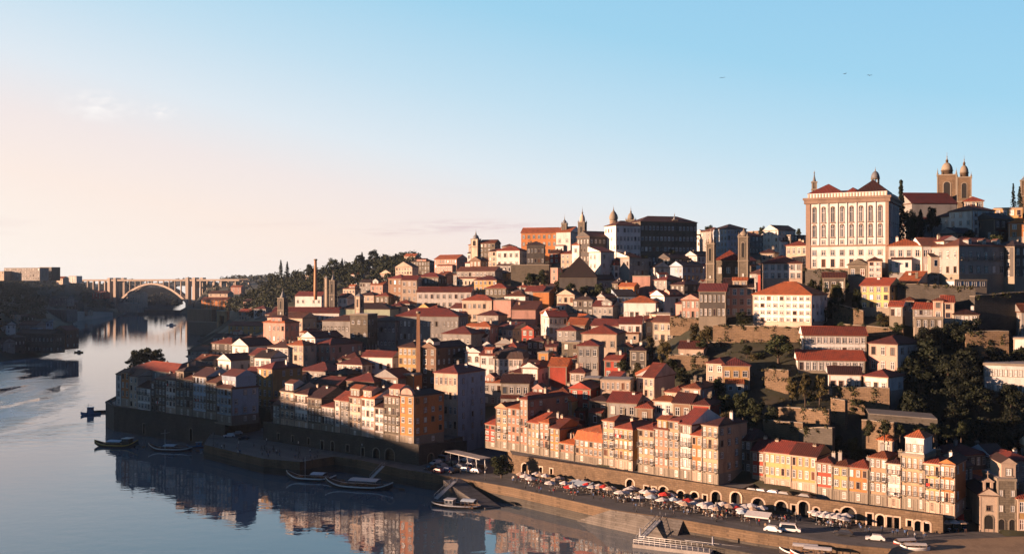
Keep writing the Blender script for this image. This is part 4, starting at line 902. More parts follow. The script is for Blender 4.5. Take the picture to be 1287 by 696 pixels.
tower('lantern_turret', 'domed lantern turret on the right roof of the hilltop palace', 1094, 1111, 233, 243, 389, th=28, col='palestone', cap='lantern', caph=2.8, rm=M['slate'], bell=False, mid=(.5,), fin=1.8, corner=False, cat='turret')
tower('bell_turret', 'slim granite turret at the left corner of the hilltop palace roof', 1021, 1027.5, 228, 245, 396, th=14, col='stone', cap='spire', caph=3.4, bell=False, fin=1.2, corner=False, cat='turret')
# cathedral
tower('cathedral_tower', 'broad granite cathedral tower with sunlit front and ribbed dome, the left one', 1181, 1209, 219, 300, 452, th=24, col='oldwall', cap='dome', caph=3.6, mid=(.55,), fin=3.4, rm=M['trim'], drum=1.8, rk=.6)
tower('cathedral_tower', 'second granite cathedral tower with dome, the right one behind', 1205, 1226, 222, 290, 470, th=24, col='oldwall', cap='dome', caph=3.6, mid=(.55,), fin=3.4, rm=M['trim'], drum=1.8, rk=.6)
house(1146, 1202, 256, 300, 'grey', 'gx', Y=440, th=-4, d=18, z0=78, rc=3, fl=1, cols=4, cat='cathedral', name='cathedral_nave', label='shaded cathedral nave with dark red roof left of the granite towers', zone='', chim=0, winh=.35, pitch=.5)
house(1150, 1212, 282, 330, 'grey', 'shed', Y=425, th=-6, d=12, z0=72, rc=3, fl=2, cols=4, name='chapter_house', cat='building', label='grey lower building under the cathedral nave with tall openings', zone='', chim=0)
# twin-towered hillside church (below the palace) and other church towers
tower('church_tower', 'sunlit-spired left bell tower of the hillside church beside the white block', 888.5, 900.5, 305.5, 372, 396, th=24, col='stone', cap='spire', caph=5.2, rm=M['palestone'], mid=(.32,.62), fin=1, corner=True)
tower('church_tower', 'shaded right bell tower of the hillside church beside the white block', 929, 943.5, 297, 372, 392, th=24, col='stone', cap='onion', caph=2.6, rm=M['trim'], mid=(.3,.6), fin=1, corner=True)
house(899, 932, 327, 372, 'stone', 'hip', Y=402, th=18, d=18, rc=0, z0=59, fl=2, cols=3, name='church', cat='church', label='granite church front with red dome-like roof between two bell towers', zone='', chim=0, pitch=.7, far=False)
tower('church_tower', 'tall domed bell tower beside the orange nave on the ridge', 727, 737.5, 279, 318, 668, th=25, col='stone', cap='dome', caph=5.5, rm=M['palestone'], mid=(.45,), fin=4)
tower('church_tower', 'front bulbous dome on a white drum above the shaded slope', 764.5, 779, 284, 300, 640, th=20, col='palestone', cap='onion', caph=7, rm=M['trim'], bell=False, fin=3, corner=False, drum=3.2)
tower('church_tower', 'rear small dome with pinnacles beside the monastery roof', 787, 800, 276, 292, 655, th=20, col='stone', cap='dome', caph=4.6, rm=M['trim'], bell=False, fin=3.5)
tower('church_tower', 'slender turret between the red nave roof and domed bell tower', 706, 713.5, 281, 300, 690, th=20, col='stone', cap='onion', caph=3, bell=False, fin=3.5)
tower('church_tower', 'small turret with statue spire above the monastery roof centre', 845, 851.5, 276, 285, 632, th=-8, col='stone', cap='spire', caph=3, bell=False, fin=1.5, corner=False)
tower('church_tower', 'dark tower with green-tipped spire behind the white church', 414, 422.5, 352, 385, 655, th=20, col='dark', cap='spire', caph=4.5, bell=True, fin=1.5, corner=False)
tower('church_tower', 'small pale belfry left of the dark spired tower', 407.5, 412, 349, 372, 665, th=20, col='cream', cap='pyr', caph=1.4, bell=False, fin=1, corner=False)
tower('church_tower', 'dark pointed tower at the left end of the long white range', 349, 360, 374, 402, 560, th=25, col='dark', cap='spire', caph=4.5, bell=True, fin=1.5, corner=False)
tower('church_tower', 'square sunlit tower with pyramid cap rising above the grey palace', 446, 456, 372, 404, 535, th=30, col='palestone', cap='pyr', caph=1.5, mid=(.5,), fin=1.2, corner=False)
tower('church_tower', 'white ridge tower with dark cap at the left end of the ridge', 592, 604, 300, 318, 760, th=25, col='cream', cap='dome', caph=3.2, bell=True, fin=3, corner=False)
tower('church_tower', 'tiny square cathedral turret at the far right skyline', 1284, 1291, 226, 262, 440, th=20, col='oldwall', cap='pyr', caph=1, bell=False, fin=1, corner=False)
def chimney_stack(x0, x1, yt, yb, Y, label, square=False):
    c = at((x0+x1)/2, yb, Y); h = (yb-yt)*Y/F; r = (x1-x0)*Y/F/2; a = MB()
    a.lathe([(r*1.1,-8),(r*1.08,0),(r*.95,h*.5),(r*.8,h*.96),(r*1.02,h*.965),(r*1.0,h)], 4 if square else 12, 0, sq=square, smooth=not square)
    o = a.build('shaft', mat('sunlit_brick', (.46,.24,.13), stain=.3) if 'sunlit_brick' not in bpy.data.materials else bpy.data.materials['sunlit_brick'])
    root = thing('factory_chimney', label, 'chimney', c); o.parent = root
    b = MB(); b.lathe([(r*1.15,h-.6),(r*1.15,h+.3)], 4 if square else 12, 0, sq=square); b.build('rim', M['trim'], root)
chimney_stack(394.5, 398.6, 326, 362, 690, 'slender brick factory chimney behind the white church')
chimney_stack(522.5, 529, 392, 442, 405, 'tall square sunlit brick chimney in front of the long grey hall', True)
# chapel and tower house at the right end of the quay
h = house(1231.5, 1253.5, 622, 666, 'cream', 'gy', Y=239, th=10, d=12, z0=5, fl=1, cols=1, nowin=True, rc=2, name='chapel', cat='chapel', far=False, chim=0, label='small cream chapel with arched door and little bell gable on the quay', pitch=.5)
r_ = h['root']; put_door(r_, 0, -h['hd'], 0, 0, 1.9, 4.0, rise=1, m='void'); put_window(r_, 0, -h['hd'], 5.0, 0, 1.0, 1.2, pane=0, sash='sashdark')
a = MB(); z = h['hh']+.9; a.box(-1.1,-.55,-.4,.4,z-2,z+2.2); a.box(.55,1.1,-.4,.4,z-2,z+2.2); a.box(-1.35,1.35,-.5,.5,z+2.2,z+2.5); a.box(-.55,.55,-.4,.4,z-2,z+.2); a.poly([(-1.1,-.45,z+2.5),(1.1,-.45,z+2.5),(0,-.45,z+3.3)]); a.poly([(-1.1,.45,z+2.5),(1.1,.45,z+2.5),(0,.45,z+3.3)][::-1]); a.box(-.06,.06,-.06,.06,z+3.2,z+4.8); a.box(-.4,.4,-.05,.05,z+4.1,z+4.22)
a.build('bell_gable', M['palestone'], r_, (0,-h['hd']+.7,0))
h = house(1253.8, 1277, 602, 667, 'stone', 'flat', Y=238, th=8, d=11, z0=5, fl=3, cols=2, rc=2, name='tower_house', cat='house', far=False, chim=0, label='granite tower house with stepped gable beside the cream chapel', ground='none', nowin=True)
r_ = h['root']
for k, z in enumerate((5.0, 8.6)):
    for x in (-1.3, 1.3): put_window(r_, x, -h['hd'], z, 0, .9, 1.4, pane=2)
for x in (-1.2, 1.2): put_door(r_, x, -h['hd'], 0, 0, 1.3, 3.2, rise=1, m='void')
attic(h, .3, 1.08, 3.6, 'gy', 'palestone', 2, dd=8, back=1.2, wins=1)
house(1279, 1300, 626, 667, 'ochre', 'hip', Y=237, th=6, d=9, z0=5, fl=2, cols=2, rc=0, far=False, label='ochre two-storey house cut by the right edge beside the tower house', zone='')

# ---------------------------------------------------------------- walls and quays
def arcade(name, label, p0, p1, z0, za, zb, ops, m='oldwall', thick=1.6, cat='wall', trim='palestone', deep=1.3):
    p0 = Vector(p0); p1 = Vector(p1); d = p1-p0; Lw = d.length; ang = math.atan2(d.y, d.x)
    root = thing(name, label, cat, (p0.x, p0.y, z0), ang); a = MB()
    top = lambda x: (za+(zb-za)*x/Lw)-z0
    ops = sorted(ops); x = 0
    for cx, w, h, b0, rise in ops:
        l, r = cx-w/2, cx+w/2
        if l < x+.1: continue
        a.poly([(x,0,-2),(l,0,-2),(l,0,top(l)),(x,0,top(x))])
        if b0 > -1.9: a.poly([(l,0,-2),(r,0,-2),(r,0,b0),(l,0,b0)])
        o = [(cx+q, b0+z) for q, z in arc(w, h, rise*w/2, 8)]
        head = o[2:] if rise > 0 else [o[2], o[3]]
        for i in range(len(head)-1):
            (xa, z_a), (xb, z_b) = head[i], head[i+1]; a.poly([(xb,0,z_b),(xa,0,z_a),(xa,0,top(xa)),(xb,0,top(xb))])
        for i in range(len(o)):
            j = (i+1) % len(o); a.poly([(o[i][0],0,o[i][1]),(o[j][0],0,o[j][1]),(o[j][0],deep,o[j][1]),(o[i][0],deep,o[i][1])], 0)
        if rise > 0:
            jl = [(l,b0),(l,b0+h-rise*w/2)]
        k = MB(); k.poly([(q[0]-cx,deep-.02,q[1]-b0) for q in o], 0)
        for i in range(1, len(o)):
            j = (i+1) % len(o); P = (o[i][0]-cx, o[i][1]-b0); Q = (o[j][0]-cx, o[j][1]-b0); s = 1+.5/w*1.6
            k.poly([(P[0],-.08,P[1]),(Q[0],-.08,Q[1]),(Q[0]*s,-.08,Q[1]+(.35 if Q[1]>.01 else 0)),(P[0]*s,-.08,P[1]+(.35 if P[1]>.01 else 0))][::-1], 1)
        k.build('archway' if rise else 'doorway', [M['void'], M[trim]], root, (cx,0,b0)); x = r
    a.poly([(x,0,-2),(Lw,0,-2),(Lw,0,top(Lw)),(x,0,top(x))])
    a.poly([(0,thick,-2),(0,thick,top(0)),(Lw,thick,top(Lw)),(Lw,thick,-2)]); a.poly([(0,0,top(0)),(Lw,0,top(Lw)),(Lw,thick,top(Lw)),(0,thick,top(0))])
    a.poly([(0,0,-2),(0,0,top(0)),(0,thick,top(0)),(0,thick,-2)]); a.poly([(Lw,0,-2),(Lw,thick,-2),(Lw,thick,top(Lw)),(Lw,0,top(Lw))])
    a.build('masonry', M[m], root)
    c = MB(); n = max(1, int(Lw/8))
    for i in range(n):
        xa, xb = Lw*i/n, Lw*(i+1)/n; za_, zb_ = top(xa), top(xb)
        v = [(xa,-.18,za_),(xb,-.18,zb_),(xb,.55,zb_),(xa,.55,za_)]; u = [(q[0],q[1],q[2]+.75) for q in v]
        c.poly(u)
        for i_ in range(4): j = (i_+1) % 4; c.poly([v[i_],v[j],u[j],u[i_]])
    c.build('parapet', M[m], root); return root
def ops_px(lst, A, B):
    out = []; A = Vector(A); B = Vector(B)
    for px, wpx, h, b0, rise in lst:
        Y = on_line(px, A, B); x = (px-CX)/F*Y; s = math.hypot(x-A.x, Y-A.y); out.append((s, wpx*Y/F*1.25, h, b0, rise))
    return out
W0_, W1_, W2_ = (0,312), (59,262), (101,236.8)
arcade('quay_wall', 'long sunlit granite wall with arches below the left riverside row', W0_, W1_, 5, 10, 9.6,
       ops_px([(660,8,3.6,0,1),(680,3,1.6,1.6,0),(693,3,1.6,1.6,0),(792,9,3.6,0,1),(812,4,2.4,0,0),(822,4,2.4,0,0),(834,10,3.0,0,1),(856,8,2.6,0,1),(873,8,2.8,0,1),(886,4,2.4,0,0),(900,10,3.8,0,1),(925,11,4.4,0,1)], W0_, W1_))
arcade('quay_wall', 'sunlit granite wall with arches below the right riverside row', W1_, W2_, 5, 9.6, 8.6,
       ops_px([(953,12,2.6,.9,1),(982,11,2.5,.9,1),(997.5,4,2.0,.8,0),(1010,10,4.0,-.0,1),(1026,5,1.8,1,1),(1052,4,1.8,1,1),(1066,14,3.8,0,1),(1081,9,3.4,0,1),(1093,5,2.8,0,0),(1106.5,7,2.8,0,1),(1118,5,2.6,0,0),(1127,5,2.6,0,0),(1143,4,1.5,.8,0),(1154,7,2.4,0,1),(1164,7,2.4,0,1)], W1_, W2_))
C0_, C1_, C2_ = (-93,378), (-30,325), (-15.5,346)
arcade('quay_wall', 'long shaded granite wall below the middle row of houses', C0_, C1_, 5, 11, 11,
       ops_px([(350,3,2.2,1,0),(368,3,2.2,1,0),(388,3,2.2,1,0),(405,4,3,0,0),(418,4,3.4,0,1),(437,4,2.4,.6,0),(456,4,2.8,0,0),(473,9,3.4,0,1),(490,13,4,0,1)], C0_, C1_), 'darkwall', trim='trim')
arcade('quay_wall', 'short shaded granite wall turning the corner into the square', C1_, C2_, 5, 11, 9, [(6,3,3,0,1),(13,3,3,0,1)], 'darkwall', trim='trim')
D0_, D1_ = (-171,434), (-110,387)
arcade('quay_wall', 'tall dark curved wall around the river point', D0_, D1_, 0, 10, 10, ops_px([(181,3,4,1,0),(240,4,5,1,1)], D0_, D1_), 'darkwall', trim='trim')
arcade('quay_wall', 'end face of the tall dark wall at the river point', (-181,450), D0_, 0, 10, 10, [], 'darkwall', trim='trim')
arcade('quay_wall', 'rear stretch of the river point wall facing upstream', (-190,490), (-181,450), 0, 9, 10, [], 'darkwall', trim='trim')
M['wetstone'] = stone_mat('worn_granite_slabs', (.155,.14,.125))
def plat(name, pts, z, z0=-3, mt='cobble', ms='oldwall', label=None, cat=None, tide=False):
    a = MB()
    if tide: a.prism(pts, z0, 2.3, 2); z0 = 2.3
    a.prism(pts, z0, z, 0, 1); o = a.build(name, [M[ms], M[mt], M['darkwall']])
    if label: tag(o, label, cat)
    else: struct(o)
    return o
plat('quay', [(170,238),(120,234.5),(92,230.5),(84,223.8),(75,227),(57.6,238.6),(41,252),(26,262),(0.4,290),(-19,307),(-36,320),(-50,334.5),(-60,342),(-69.6,331.5),(-83,337.5),(-112,367),(-117,392.2),(-105,412),(-95,404),(-92.4,378.4),(-29.6,325.6),(-15,346.4),(-24,372),(-1,358),(0.6,312.2),(59.5,262.4),(102,238.5),(112,252),(170,252)], 5, tide=True)
plat('terrace', [(0.3,313.2),(59.4,263.4),(66,272),(8,332),(-2,340)], 9.97); plat('terrace', [(59.6,263.2),(101.8,238.4),(112,246),(70,275)], 8.97)
plat('terrace', [(-93,379.4),(-30,326.6),(-17,346.6),(-32,364),(-85,400)], 10.97); plat('terrace', [(-170.5,435.6),(-109.6,388.6),(-100,402),(-158,458),(-186,488),(-179,452)], 9.97)
plat('landing', [(41.2,251.8),(57.6,238.4),(75,226.8),(84,220.8),(150,199),(150,190),(84,213),(74,220.5),(55.5,231.5),(38,247)], 1.7, mt='wetstone', ms='darkwall')
a = MB()
def slab(top, thick, m=0):
    n = len(top); a.poly(top, m); lo = [(x,y,z-thick) for x,y,z in top]; a.poly(lo[::-1], m)
    for i in range(n): j = (i+1) % n; a.poly([lo[i],lo[j],top[j],top[i]], m)
slab([(17.5,270.5,.2),(40,247.5,.6),(33,256.6,4.95)], 5); slab([(17.5,270.5,.2),(33,256.6,4.95),(25.5,262.1,4.9)], 5); slab([(40,247.5,.6),(42.5,250.8,4.9),(33,256.6,4.95)], 5); struct(a.build('ramp', M['wetstone']))
a = MB(); slab([(-20.5,301.5,4.9),(-7.5,284.5,.3),(-3.2,286.5,.3),(-15.5,304.2,4.95)], 5); struct(a.build('ramp', M['wetstone']))
# sandy embankment at lower right
a = MB(); slab([(80,219,3.2),(165,188,1.5),(172,237.9,5.05),(120,234.4,5.05)], 6); slab([(80,219,3.2),(120,234.4,5.05),(92,230.4,5.0),(84,223.7,4.95)], 6); struct(a.build('embankment', mat('sandy_stone', (.34,.24,.15), vary=.3, stain=.35)))

WALLSEG = []
def wall(label, x0, x1, yt0, yt1, yb, Y0=None, Y1=None, m='oldwall', thick=1.2, name='retaining_wall', coping=True):
    if Y0 is None: Y0 = ray_ground(x0, yb)
    if Y1 is None: Y1 = ray_ground(x1, yb)
    if Y0 is None or Y1 is None: print('no wall', label); return
    A = at(x0, yt0, Y0); B = at(x1, yt1, Y1); zb = min(CZ-(yb-HZ)*Y0/F, CZ-(yb-HZ)*Y1/F)-4
    WALLSEG.append((A.copy(), B.copy(), zb+4)) if Y0 < 420 else None
    d = Vector((B.x-A.x, B.y-A.y)); Lw = d.length; root = thing(name, label, 'wall', (A.x, A.y, zb), math.atan2(d.y, d.x)); o = MB(); n = max(2, int(Lw/3))
    zs = [A.z+(B.z-A.z)*i/n-zb+RNG.uniform(-.25,.12) for i in range(n+1)]
    for i in range(n):
        xa, xb = Lw*i/n, Lw*(i+1)/n; za, zb_ = zs[i], zs[i+1]
        o.poly([(xa,0,0),(xb,0,0),(xb,0,zb_),(xa,0,za)]); o.poly([(xa,thick,za),(xb,thick,zb_),(xb,thick,0),(xa,thick,0)]); o.poly([(xa,0,za),(xb,0,zb_),(xb,thick,zb_),(xa,thick,za)])
    o.poly([(0,0,0),(0,0,zs[0]),(0,thick,zs[0]),(0,thick,0)]); o.poly([(Lw,0,0),(Lw,thick,0),(Lw,thick,zs[-1]),(Lw,0,zs[-1])])
    o.build('masonry', M[m], root)
    c = MB()
    for i in range(n):
        xa, xb = Lw*i/n+.02, Lw*(i+1)/n-.02; v = [(xa,-.12,zs[i]),(xb,-.12,zs[i+1]),(xb,thick+.1,zs[i+1]),(xa,thick+.1,zs[i])]; u = [(q[0],q[1],q[2]+.22) for q in v]
        c.poly(u)
        for k in range(4): j = (k+1) % 4; c.poly([v[k],v[j],u[j],u[k]])
    c.build('coping', M['trim'], root); return root
wall('long sunlit terrace wall under the big white block', 896, 1012, 408, 412, 428, 352, 338)
wall('low garden wall right of the old ochre house', 961, 991, 463, 465, 476, 312, 306)
wall('upper ruined terrace wall among the gardens', 978, 1042, 512, 515, 530, 290, 279)
wall('lower sunlit terrace wall among the gardens', 959, 1009, 527, 532, 549, 286, 277)
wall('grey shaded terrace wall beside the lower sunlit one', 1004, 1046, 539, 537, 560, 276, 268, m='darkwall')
wall('sunlit wall stub under the flat terrace slab', 1083, 1124, 528, 531, 545, 272, 262)
wall('wall under the cream garden villas', 1046, 1118, 486, 488, 502, 300, 292)
wall('broken wall piece left of the flat terrace slab', 1044, 1062, 500, 503, 520, 292, 288)
wall('long low wall in front of the red-roofed garden house', 840, 890, 446, 448, 459, 345, 338)
wall('garden wall under the hedge left of the white block', 842, 880, 398, 401, 408, 378, 372)
wall('pale garden wall stretch near the leafy bank', 863, 905, 428, 430, 440, 356, 348)
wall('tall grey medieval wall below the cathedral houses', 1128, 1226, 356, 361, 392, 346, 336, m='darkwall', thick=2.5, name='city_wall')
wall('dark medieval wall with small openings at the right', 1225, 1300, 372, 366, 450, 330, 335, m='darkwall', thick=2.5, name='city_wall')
wall('low bastion wall below the dark medieval wall', 1214, 1268, 417, 416, 432, 318, 316, m='oldwall')
wall('long embankment wall under the row of hillside villas', 1060, 1135, 407, 413, 425, 340, 330)
wall('retaining wall beneath the palace terrace', 1012, 1098, 338, 341, 347, 386, 372, m='darkwall')
wall('small wall by the ivy at the villa row', 1046, 1085, 381, 390, 400, 348, 342)
wall('white boundary wall below the palace gardens', 1118, 1180, 343, 345, 353, 366, 360, m='concrete')
wall('rough stone wall piece in the leafy bank', 868, 898, 478, 480, 492, 318, 314)
# flat lit terrace above a dark wall
a = MB(); A = at(1092,519,275); B = at(1178,517,264); a.prism([(A.x,A.y),(B.x,B.y),(B.x+3,B.y+11),(A.x+3,A.y+11)], A.z-.28, A.z); plt_ = a.build('terrace_slab', M['wetstone']); root = thing('terrace_deck', 'thin flat terrace deck over a dark wall above the right-hand row', 'deck', (0,0,0)); plt_.parent = root
a = MB(); a.prism([(A.x+.6,A.y+.8),(B.x+.4,B.y+.8),(B.x+3,B.y+10),(A.x+3,A.y+10)], A.z-14, A.z-.28); a.build('supporting_wall', M['darkwall'], root)
# ---------------------------------------------------------------- distant bridge and far bank
bl = thing('arch_bridge', 'distant concrete arch bridge carrying a road high over the river', 'bridge', (-688,2200,0), math.atan2(150,-231))
Lb = math.hypot(231,150); cm = mat('pale_concrete', (.30,.24,.19), stain=.2)
def az(s): u = s/Lb*2-1; return 7+54*(1-u*u)
for off in (-6, 6):
    a = MB(); n = 28
    for i in range(n):
        s0, s1 = Lb*i/n, Lb*(i+1)/n; t0 = 3.5+3*abs(2*i/n-1); v = []
        z0, z1 = az(s0), az(s1); q = 3
        P = [(s0,off-q,z0-t0),(s0,off+q,z0-t0),(s0,off+q,z0),(s0,off-q,z0)]; Q = [(s1,off-q,z1-t0),(s1,off+q,z1-t0),(s1,off+q,z1),(s1,off-q,z1)]
        for k in range(4): j = (k+1) % 4; a.poly([P[k],Q[k],Q[j],P[j]])
    a.build('arch_rib', cm, bl)
a = MB(); a.box(-150, Lb+330, -12.5, 12.5, 65.5, 68.5); a.box(-150, Lb+330, -13.2, -12.5, 68.3, 69.6); a.box(-150, Lb+330, 12.5, 13.2, 68.3, 69.6); a.build('deck', cm, bl)
for i in range(1, 14):
    s = Lb*i/14; 
    if 65.5-az(s) > 2:
        a = MB(); a.box(s-1, s+1, -9, -6.5, az(s)-2, 65.5); a.box(s-1, s+1, 6.5, 9, az(s)-2, 65.5); a.build('column', cm, bl)
for base in (-165, Lb+24):
    for i in range(7 if base < 0 else 14):
        s = base+i*22+8; a = MB(); a.box(s-1.6, s+1.6, -10, -6, 0, 65.5); a.box(s-1.6, s+1.6, 6, 10, 0, 65.5); a.build('column', cm, bl)
for s in (-10, 12, Lb-12, Lb+10):
    a = MB(); a.box(s-4.5, s+4.5, -15, -6, 0, 73); a.box(s-4.5, s+4.5, 6, 15, 0, 73); a.build('pier', cm, bl)
fb = lambda *a_, **k: house(*a_, far=True, **k)
def bank(x0, x1, ye, yb, col, roof, Y, label, **k):
    z0 = CZ-(yb-HZ)*Y/F; return house(x0, x1, ye, yb, col, roof, Y=Y, z0=z0, Hb=None, label=label, far=True, chim=0, zone='', **k)
bank(160,176,369,386,'cream','gx',2010,'pale sunlit block on the far spur under the bridge',th=20,d=22,rc=1,cols=5)
bank(148,173,381,392,'cream','flat',1985,'sunlit stone pier building at the tip of the far spur',th=24,d=16,nowin=True)
bank(253,286,377,388,'orange','gx',1420,'orange-lit waterside house with red roof near the bridge end',th=15,d=16,rc=1,cols=7); bank(262,286,369,380,'cream','gx',1440,'upper orange-lit house with pale roof near the bridge end',th=15,d=16,rc=1,cols=4)
bank(288,306,384,394,'white','gx',1380,'white shed on the slope right of the orange-lit houses',th=5,d=12,rc=2,cols=3); bank(290,303,361,369,'pink','gx',1600,'small pink house on the far north slope',th=15,d=12,rc=1,cols=2)
bank(5,50,337,352,'grey','flat',1250,'long grey apartment block on the far left skyline',th=20,d=14,fl=4,cols=14); bank(50,65,336,352,'dark','flat',1270,'dark end block beside the long grey apartment block',th=20,d=14,fl=4,cols=4)
bank(-6,5,341,352,'cream','flat',1240,'cream block cut by the left edge of the skyline',th=20,d=14,fl=3,cols=3); bank(71,79,350,357,'cream','gx',1500,'small cream house peeping over the left wood',th=20,d=12,cols=2,rc=1); bank(86,96,347,355,'white','flat',1560,'small white block on the left wooded skyline',th=20,d=12,cols=3)
bank(20,67,419,442,'stone','gx',868,'long old stone warehouse with brown roof on the left bank',th=16,d=14,rc=2,fl=2,cols=10); bank(67,83,415,438,'brown','gy',880,'gabled brown warehouse at the tip of the left bank',th=16,d=16,rc=3,fl=2,cols=3)
bank(24,46,408,425,'grey','gx',905,'red-roofed house behind the long stone warehouse',th=14,d=12,rc=0,fl=2,cols=4); bank(38,47.5,411,420,'blue','flat',893,'small pale blue house among the left bank roofs',th=14,d=6,fl=1,cols=2)
bank(-8,4,430,446,'grey','gx',835,'grey gabled house cut by the left edge on the left bank',th=20,d=12,rc=2,fl=2,cols=3); bank(4,18,424,446,'stone','hip',850,'stone house beside the left bank warehouse',th=18,d=12,rc=2,fl=2,cols=4); bank(-8,8,408,424,'white','gx',880,'pale house behind the left edge houses',th=20,d=10,rc=2,cols=3)
bank(9,17,395,408,'cream','hip',960,'narrow cream house in the left bank trees',th=20,d=9,rc=2,cols=2); bank(46,58,405,417,'blue','shed',915,'pale shed with sloping roof behind the left bank warehouses',th=14,d=9,rc=4,cols=3); bank(17,33,398,408,'stone','gx',985,'old stone house half hidden by left bank trees',th=20,d=10,rc=2,cols=4)
bank(59,84,389,403,'grey','flat',1560,'grey riverside warehouse wall at the inlet on the left',th=25,d=20,nowin=True); bank(62,84,375,384,'grey','gx',1640,'long grey house above the inlet warehouse',th=20,d=16,rc=4,cols=6); bank(84,97,380,391,'stone','gx',1680,'stone house stepping down beside the inlet',th=20,d=14,rc=4,cols=3)
bank(116,131,368,375,'red','gx',1830,'reddish house high in the trees above the inlet',th=20,d=14,rc=0,cols=4); bank(97,110,391,396,'cream','gx',1700,'low cream house behind the inlet embankment',th=20,d=12,rc=1,cols=4)
def fwall(label, x0, x1, yt, yb, Y0, Y1, m='oldwall'): return wall(label, x0, x1, yt, yt+1, yb, Y0, Y1, m=m, thick=6, name='river_wall')
fwall('pale embankment wall along the left inlet', 92, 142, 391, 402, 1620, 1900, 'concrete'); fwall('long low mole under the far bridge', 173, 236, 389, 393, 2060, 2100); fwall('rough sunlit stone embankment near the bridge end', 235, 266, 388, 416, 1370, 1290)
fwall('dark riverside wall beside the stone gate tower', 236, 276, 404, 418, 1260, 1140, 'darkwall')
c = at(280.5, 417, 1130); g_ = thing('gate_tower', 'freestanding sunlit stone gate tower with tall dark arch by the river', 'tower', (c.x,c.y,c.z), -rad(14)); a = MB()
a.box(-6,-2.8,-3,3,-5,18); a.box(2.8,6,-3,3,-5,18); a.box(-6,6,-3,3,18,22.5); a.box(-6.4,6.4,-3.4,3.4,22.5,23.3); a.build('masonry', mat('golden_stone', (.46,.30,.15), stain=.3), g_); a = MB(); a.box(-2.7,2.7,1,1.5,-5,18); a.build('archway', M['void'], g_)
# ---------------------------------------------------------------- more houses of the dense quarters, set where the plan leaves room
def corners(cx, cy, hw, hd, t, k=1.0):
    ct, st = math.cos(t), math.sin(t); return [(cx+ct*x*hw*k+st*y*hd*k, cy-st*x*hw*k+ct*y*hd*k) for x, y in ((-1,-1),(1,-1),(1,1),(-1,1))]
def hits(A, B):
    for P in (A, B):
        for i in range(4):
            ex, ey = P[(i+1)%4][0]-P[i][0], P[(i+1)%4][1]-P[i][1]; nx, ny = -ey, ex
            a = [nx*x+ny*y for x, y in A]; b = [nx*x+ny*y for x, y in B]
            if max(a) < min(b) or max(b) < min(a): return False
    return True
def inpoly(x, y, P):
    c = False
    for i in range(len(P)):
        (ax,ay),(bx,by) = P[i], P[i-1]
        if (ay > y) != (by > y) and x < (bx-ax)*(y-ay)/(by-ay)+ax: c = not c
    return c
GARDEN = [(52,330),(48,352),(60,372),(128,372),(175,350),(180,250),(104,250),(62,276)]
SQUARE = [(-30,322),(-14,348),(-26,384),(4,368),(4,310)]
nauto = 0; rs = random.Random(21)
FP = [corners(*f[:5], .93) for f in FOOT]
for trial in range(5200):
    if nauto >= 135: break
    if rs.random() < .75: x = rs.uniform(-165, 150); y = rs.uniform(318, 640)
    else: x = rs.uniform(-130, 190); y = rs.uniform(560, 860)
    if inpoly(x, y, GARDEN) or inpoly(x, y, SQUARE) or (x < -150 and y > 520) or (x < -110+(y-500)*.15 and y > 640) or (x > 85 and y < 480): continue
    w = rs.uniform(5.2, 9.5)*(1.12 if y > 480 else 1); d = rs.uniform(7, 11)
    th = rs.gauss(-30, 10) if (x > 38 and y > 470) else rs.gauss(26, 10)
    t = rad(th); A = corners(x, y, w/2, d/2, t)
    if any(hits(A, B) for B in FP): continue
    g = min(gz(*q) for q in A)
    if g < 4: continue
    g0 = (gz(*A[0])+gz(*A[1]))/2
    H = rs.uniform(7.5, 13.5); ok = False
    for _ in range(4):
        ze = g0+H; ps = [pix((A[i][0], A[i][1], ze)) for i in (0, 1, 2)]; ax0 = min(p[0] for p in ps); ax1 = max(p[0] for p in ps); yt = min(p[1] for p in ps)-6
        bad = False
        for f in FOOT:
            bx0, bx1, by0, by1 = f[5]
            if f[6] > A[1][1] and ax0 < bx1-1 and ax1 > bx0+1 and yt < by0+(by1-by0)*.6: bad = True; break
        if not bad: ok = True; break
        H -= 1.8
        if H < 5.5: break
    if not ok or yt < 283: continue
    P0, P1 = A[0], A[1]
    px0, px1 = CX+P0[0]/P0[1]*F, CX+P1[0]/P1[1]*F
    if px1-px0 < 4 or px0 < 215 or px1 > 1200: continue
    Yl = P0[1] if th >= 0 else P1[1]; ze = g0+H; ye = HZ+(CZ-ze)*F/Yl
    col = rs.choices(['white','cream','grey','pink','stone','ochre','dark','brown','red','blue'], [26,18,12,10,9,6,8,5,3,3])[0]
    zone = ('on the slope near the ridge' if y > 600 else 'in the shaded hollow' if (x > 38 and y > 450) else 'between the middle slope roofs' if y > 430 else 'packed behind the riverside rows')
    house(px0, px1, ye, None, col, rs.choice(['hip','hip','gx','gx','gy','pyr','shed','flat' if rs.random() < .4 else 'hip']), th=th, d=d, Y=Yl, Hb=H, zone=zone, side=rs.random() < .6, trim=None)
    FP.append(corners(*FOOT[-1][:5], .93)); nauto += 1
nsm = 0
